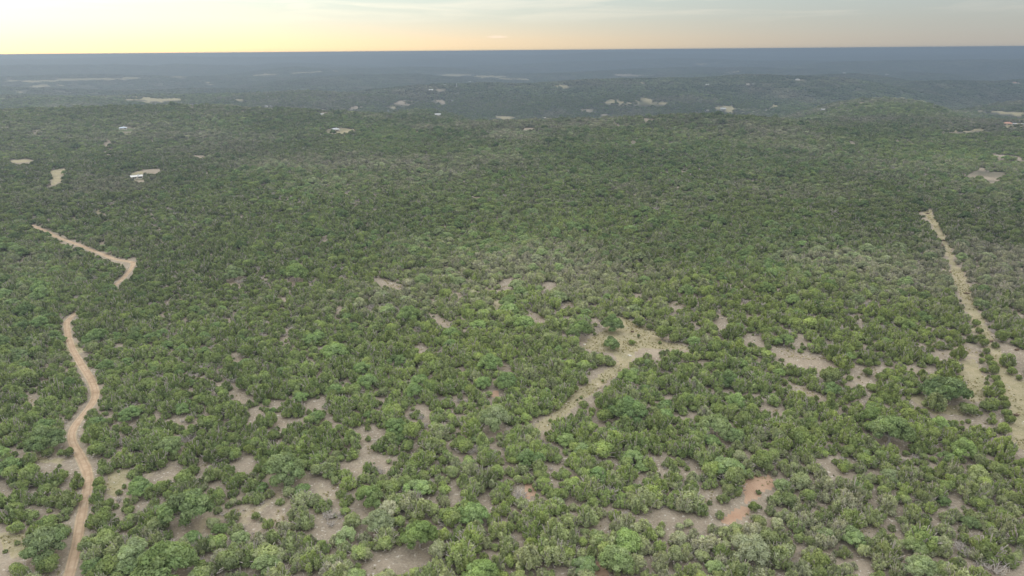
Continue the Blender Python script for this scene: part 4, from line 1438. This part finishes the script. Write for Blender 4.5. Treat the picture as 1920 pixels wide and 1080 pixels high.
def plant_object(name, rec, proto, parts):
    x, y, z, s, sz, rot, i, t, label = rec
    e = bpy.data.objects.new(name, None)
    COL.objects.link(e)
    e.empty_display_size = 1.0
    e.location = (x, y, z)
    e.rotation_euler = (0, 0, rot)
    e.scale = (s, s, sz)
    for pn, key in parts:
        c = bpy.data.objects.new(pn, proto[key])
        COL.objects.link(c)
        c.parent = e
        c['tint'] = [float(v) for v in t]
    return e


def rest(kd, pick, name, coll, label, cat):
    arr = [a for a, p in zip(plants[kd], pick) if not p]
    pos = np.array([a[:3] for a in arr])
    rot = np.array([(0, 0, a[5]) for a in arr])
    scl = np.array([(a[3], a[3], a[4]) for a in arr])
    stuff_instances(name, coll, pos, rot, scl, [a[6] for a in arr], np.array([a[7] for a in arr]), label, cat)


KINDS = {
    'j': ('juniper_tree', JUN, 300, 'juniper', 'juniper', (3.2, 5.0), 'junipers of the near brush', (('crown', 'crown'), ('trunk', 'trunk'))),
    'o': ('oak_tree', OAK, 300, 'oak', 'oak', (6.0, 9.0), 'oaks of the near woodland', (('crown', 'crown'), ('trunk', 'trunk'))),
    'b': ('bare_shrub', BARE, 160, 'leafless grey shrub', 'shrub', (2.6, 4.0), 'leafless shrubs in the near brush', (('branches', 'stems'),)),
}
REST = {'j': ('juniper_brush', C_JUN, 'dense olive juniper brush covering the slopes to the hills', 'brush'),
        'o': ('oak_woodland', C_OAK, 'rounded green oak crowns scattered through the farther brush', 'woodland'),
        'b': ('bare_brush', C_BARE, 'grey leafless brush scattered between the farther junipers', 'brush')}
for kd, (name, protos, limit, word, cat, (lo, hi), grp, parts) in KINDS.items():
    pick, px, py = split(kd, protos, limit)
    names = {}
    for k in np.nonzero(pick)[0]:
        rec = plants[kd][k]
        if rec[8] is not None:
            names.setdefault(rec[8], []).append(k)
            continue
        w = rec[3] * protos[rec[6]]['W']
        tn = (tone(rec[7], kd) + ' ') if kd != 'b' else ''
        shape = 'rounded ' if kd == 'j' and rec[6] >= 9 else ''
        names.setdefault('%s %s%s%s %s, %s' % (size_word(w, lo, hi), tn, shape, word, down(py[k]), across(px[k])), []).append(k)
    for text, ks in names.items():
        ks.sort(key=lambda q: px[q])
        for r_, k in enumerate(ks):
            rec = plants[kd][k]
            if kd == 'b':
                x, y, z, s, sz, rot, i, t, _l = rec
                e = bpy.data.objects.new(name, protos[i]['stems'])
                COL.objects.link(e)
                e.location, e.rotation_euler, e.scale = (x, y, z), (0, 0, rot), (s, s, sz)
            else:
                e = plant_object(name, rec, protos[rec[6]], parts)
            label = text
            if len(ks) > 1:
                label += ', ' + ('rightmost' if r_ == len(ks) - 1 else ORDW[min(r_, 11)])
            tag(e, label, cat, grp)
    if (~pick).any():
        rest(kd, pick, *REST[kd])

# ------------------------------------------------------------------ woodland beyond 2.4 km: patches of canopy
X, Y, rg = jitter_grid(2400, 7800, 33.0, 700)
Z = H(X, Y)
d = np.hypot(X, Y)
wx, wy = warp(X, Y)
px, py, dep = proj(wx, wy, Z)
keep = rg.random(len(X)) > (1 - sparse_share(px, py)) * 0.9 + np.clip((d - 6000) / 2500, 0, 1)
for poly, (x0, x1, y0, y1) in OPEN_POLYS:
    m = keep & (px > x0) & (px < x1) & (py > y0) & (py < y1)
    i = np.nonzero(m)[0]
    i = i[in_poly(px[i], py[i], poly)]
    keep[i[fbm(X[i], Y[i], 110, 3, 143) < 0.59]] = False
X, Y, Z = X[keep], Y[keep], Z[keep]
n = len(X)
gx = (H(X + 12, Y) - H(X - 12, Y)) / 24
gy = (H(X, Y + 12) - H(X, Y - 12)) / 24
rot = np.stack([np.arctan(gy), -np.arctan(gx), np.zeros(n)], 1)
T = tints(n, X, Y, rg)
sx = rg.uniform(0.95, 1.2, n)
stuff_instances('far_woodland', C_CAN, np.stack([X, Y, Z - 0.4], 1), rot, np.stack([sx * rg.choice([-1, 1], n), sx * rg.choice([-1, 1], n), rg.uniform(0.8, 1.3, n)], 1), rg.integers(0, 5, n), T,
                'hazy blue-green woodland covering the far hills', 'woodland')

# ------------------------------------------------------------------ brush piles, boulders, stones, grass
M_BRUSH = simple('dry_brown_brush', (0.17, 0.115, 0.085), 0.95, 0.05, 0.35, 1.5)


def brush_pile(px, py, wpx, label):
    p, _d = ground_at(px, py)
    w = wpx * float(proj(p.x, p.y, p.z)[2]) / F_PX
    e = tag(obj('brush_pile', None, None, p), label, 'brush pile', 'piles of cut brush along the cleared strip')
    e.rotation_euler = (0, 0, random.uniform(-0.3, 0.3))
    for k in range(14):
        V, Fc = [], []
        a = random.uniform(-0.5, 0.5) + (math.pi if k % 2 else 0)
        c = Vector((random.uniform(-.3, .3) * w, random.uniform(-.15, .15) * w, random.uniform(0.05, 0.5)))
        l = random.uniform(.25, .45) * w
        dv = Vector((math.cos(a), math.sin(a) * .6, random.uniform(-.05, .35)))
        tube(V, Fc, [(c - dv * l * .6)[:], (c + Vector((0, 0, .12)))[:], (c + dv * l)[:]], [0.16, 0.13, 0.05], 5)
        for q in range(3):
            s = c + dv * l * random.uniform(0, .9)
            t = s + Vector((random.uniform(-.5, .5), random.uniform(-.5, .5), random.uniform(.1, .6)))
            tube(V, Fc, [s[:], t[:]], [0.07, 0.03], 3)
        obj('branch', mesh_np('cut_branch', V, Fc, [M_BRUSH]), e)


for a in [(1771, 452, 13, 'brown brush pile in the upper bend of the cleared strip'), (1766, 461, 10, 'thin brown brush pile just under the upper one, cleared strip'),
          (1739, 401, 8, 'small dark brush pile at the top end of cleared strip'), (1853, 641, 16, 'dark brush pile beside junipers in the middle of cleared strip'),
          (1853, 663, 5, 'tiny brown brush pile alone in the middle of cleared strip'), (1906, 657, 9, 'reddish brush pile right of the cleared strip'),
          (1812, 551, 12, 'brush pile at the right edge halfway along cleared strip'), (1780, 512, 8, 'flat brush pile at the left edge of cleared strip'),
          (1905, 780, 9, 'dark brush pile at the lower end of cleared strip'), (1186, 623, 6, 'small dark brush heap in the central clearing')]:
    brush_pile(*a)


def boulder(px, py, wpx, hf, label, seed):
    p, _d = ground_at(px, py)
    w = wpx * float(proj(p.x, p.y, p.z)[2]) / F_PX
    rg = np.random.default_rng(seed)
    v = ICO_V * np.array([w / 2, w * 0.36, w * hf]) * (1 + 0.28 * (rg.random((len(ICO_V), 1)) - 0.5))
    v[:, 2] = np.clip(v[:, 2], -0.2, w * hf * 0.72)
    o = obj('limestone_boulder', mesh_np('boulder', v, ICO_F, [M_STONE]), None, p)
    o.rotation_euler = (0, 0, random.uniform(-.4, .4))
    tag(o, label, 'boulder', 'pale boulders in the clearings')


boulder(1181, 667, 8, 0.28, 'white limestone slab at the lower end of central clearing', 1)
boulder(1368, 543, 6, 0.3, 'white slab alone in the brush above the central clearing', 2)
boulder(1177, 615, 3.2, 0.35, 'small white rock in the upper part of central clearing', 3)
boulder(225, 880, 4, 0.35, 'small pale rock at the top of grass patch right of road', 4)
boulder(1855, 683, 3.5, 0.35, 'small white rock beside the fence row of junipers', 5)
boulder(1096, 646, 6, 0.25, 'pale rock outcrop at the left tip of central clearing', 6)

rg = np.random.default_rng(900)
stone_meshes = []
for k in range(4):
    v = ICO1_V * np.array([1, 0.8, 0.45]) * (1 + 0.5 * (rg.random((len(ICO1_V), 1)) - 0.5))
    stone_meshes.append(mesh_np('stone', v, ICO1_F, [M_STONE]))
C_STONE = hidden_collection('stone_source', stone_meshes)
M_GRASS = foliage('dry_grass', (0.30, 0.275, 0.15), (0.32, 0.31, 0.165), (0.42, 0.365, 0.25), 0.4)
tuft_meshes = []
for k in range(3):
    V, Fc = [], []
    for b in range(16):
        a, r0 = rg.uniform(0, 6.28), rg.uniform(0, 0.22)
        c = np.array([r0 * math.cos(a), r0 * math.sin(a), 0])
        tip = c + np.array([rg.uniform(-.2, .2), rg.uniform(-.2, .2), rg.uniform(.2, .45)])
        s = np.array([math.sin(a), -math.cos(a), 0]) * 0.05
        i = len(V)
        V += [tuple(c - s), tuple(c + s), tuple(tip)]
        Fc.append((i, i + 1, i + 2))
    me = mesh_np('tuft', V, Fc, [M_GRASS])
    me.attributes.new('leaf', 'FLOAT_COLOR', 'POINT').data.foreach_set('color', np.tile(np.array([.4, .4, .4, 1], np.float32), len(V)))
    tuft_meshes.append(me)
C_TUFT = hidden_collection('tuft_source', tuft_meshes)
X, Y, rg = jitter_grid(110, 640, 1.05, 801)
Z = H(X, Y)
px, py, dep = proj(X, Y, Z)
kind_at = np.zeros(len(X), np.int8)
for poly, k, (x0, x1, y0, y1) in ALL_OPEN:
    m = (px > x0 - 6) & (px < x1 + 6) & (py > y0 - 6) & (py < y1 + 6)
    i = np.nonzero(m)[0]
    i = i[in_poly(px[i], py[i], poly)]
    kind_at[i] = {'soil': 1, 'grass': 2, 'red': 3}.get(k, 0)
g = fbm(X, Y, 9, 3, 71)
tuft = (((kind_at == 2) & (rg.random(len(X)) < np.clip((g - 0.42) * 3.0, 0.04, 0.7))) | ((kind_at == 1) & (g > 0.58) & (rg.random(len(X)) < 0.5)) | ((kind_at == 3) & (g > 0.62) & (rg.random(len(X)) < 0.3)))
tuft &= ~near_road(X, Y, np.zeros(len(X)))
i = np.nonzero(tuft)[0]
n = len(i)
s = rg.uniform(0.6, 1.5, n)
stuff_instances('grass', C_TUFT, np.stack([X[i], Y[i], Z[i]], 1), np.stack([np.zeros(n), np.zeros(n), rg.uniform(0, 6, n)], 1), np.stack([s * 1.6, s * 1.6, s], 1), rg.integers(0, 3, n),
                np.stack([rg.uniform(0, 1, n), rg.uniform(0.1, 0.8, n), rg.uniform(.1, .4, n)], 1), 'dry tufted grass growing in the open clearings', 'grass')
st = (kind_at > 0) & (rg.random(len(X)) < np.where(kind_at == 3, 0.006, 0.035) * np.where(fbm(X, Y, 14, 2, 88) > 0.55, 3.0, 0.5))
st &= ~near_road(X, Y, np.zeros(len(X)))
i = np.nonzero(st)[0]
n = len(i)
s = rg.uniform(0.10, 0.34, n)
stuff_instances('stones', C_STONE, np.stack([X[i], Y[i], Z[i]], 1), np.stack([np.zeros(n), np.zeros(n), rg.uniform(0, 6, n)], 1), np.stack([s, s, s], 1), rg.integers(0, 4, n),
                np.zeros((n, 3)), 'pale limestone rubble strewn over the clearings', 'stones')

# ------------------------------------------------------------------ haze: the air between the hills
HZ = 44000.0
v = [(x, y, z) for z in (-240.0, 116.5) for y in (-HZ, HZ) for x in (-HZ, HZ)]
f = [(0, 2, 3, 1), (4, 5, 7, 6), (0, 1, 5, 4), (2, 6, 7, 3), (0, 4, 6, 2), (1, 3, 7, 5)]
hm = bpy.data.materials.new('haze_air')
hm.use_nodes = True
ht = hm.node_tree
ht.nodes.clear()
ho = ht.nodes.new('ShaderNodeOutputMaterial')
hv = ht.nodes.new('ShaderNodeVolumePrincipled')
hv.inputs['Color'].default_value = (0.228, 0.292, 0.385, 1)
hv.inputs['Density'].default_value = 2.9e-4
hv.inputs['Density Attribute'].default_value = ''
hv.inputs['Anisotropy'].default_value = 0.52
ht.links.new(hv.outputs[0], ho.inputs['Volume'])
haze = kind(obj('haze', mesh_np('haze', v, f, [hm])), 'stuff')
tag(haze, 'thin blue-grey evening haze filling the air over the hills', 'haze')
for nm, lab, ct in (('ground', 'tan soil and rolling wooded hills reaching to the horizon', 'ground'), ('dirt_road', 'winding tan dirt road with two wheel ruts on the left', 'dirt road')):
    tag(bpy.data.objects[nm], lab, ct)
print('PLANTS', {k: len(v) for k, v in plants.items()})
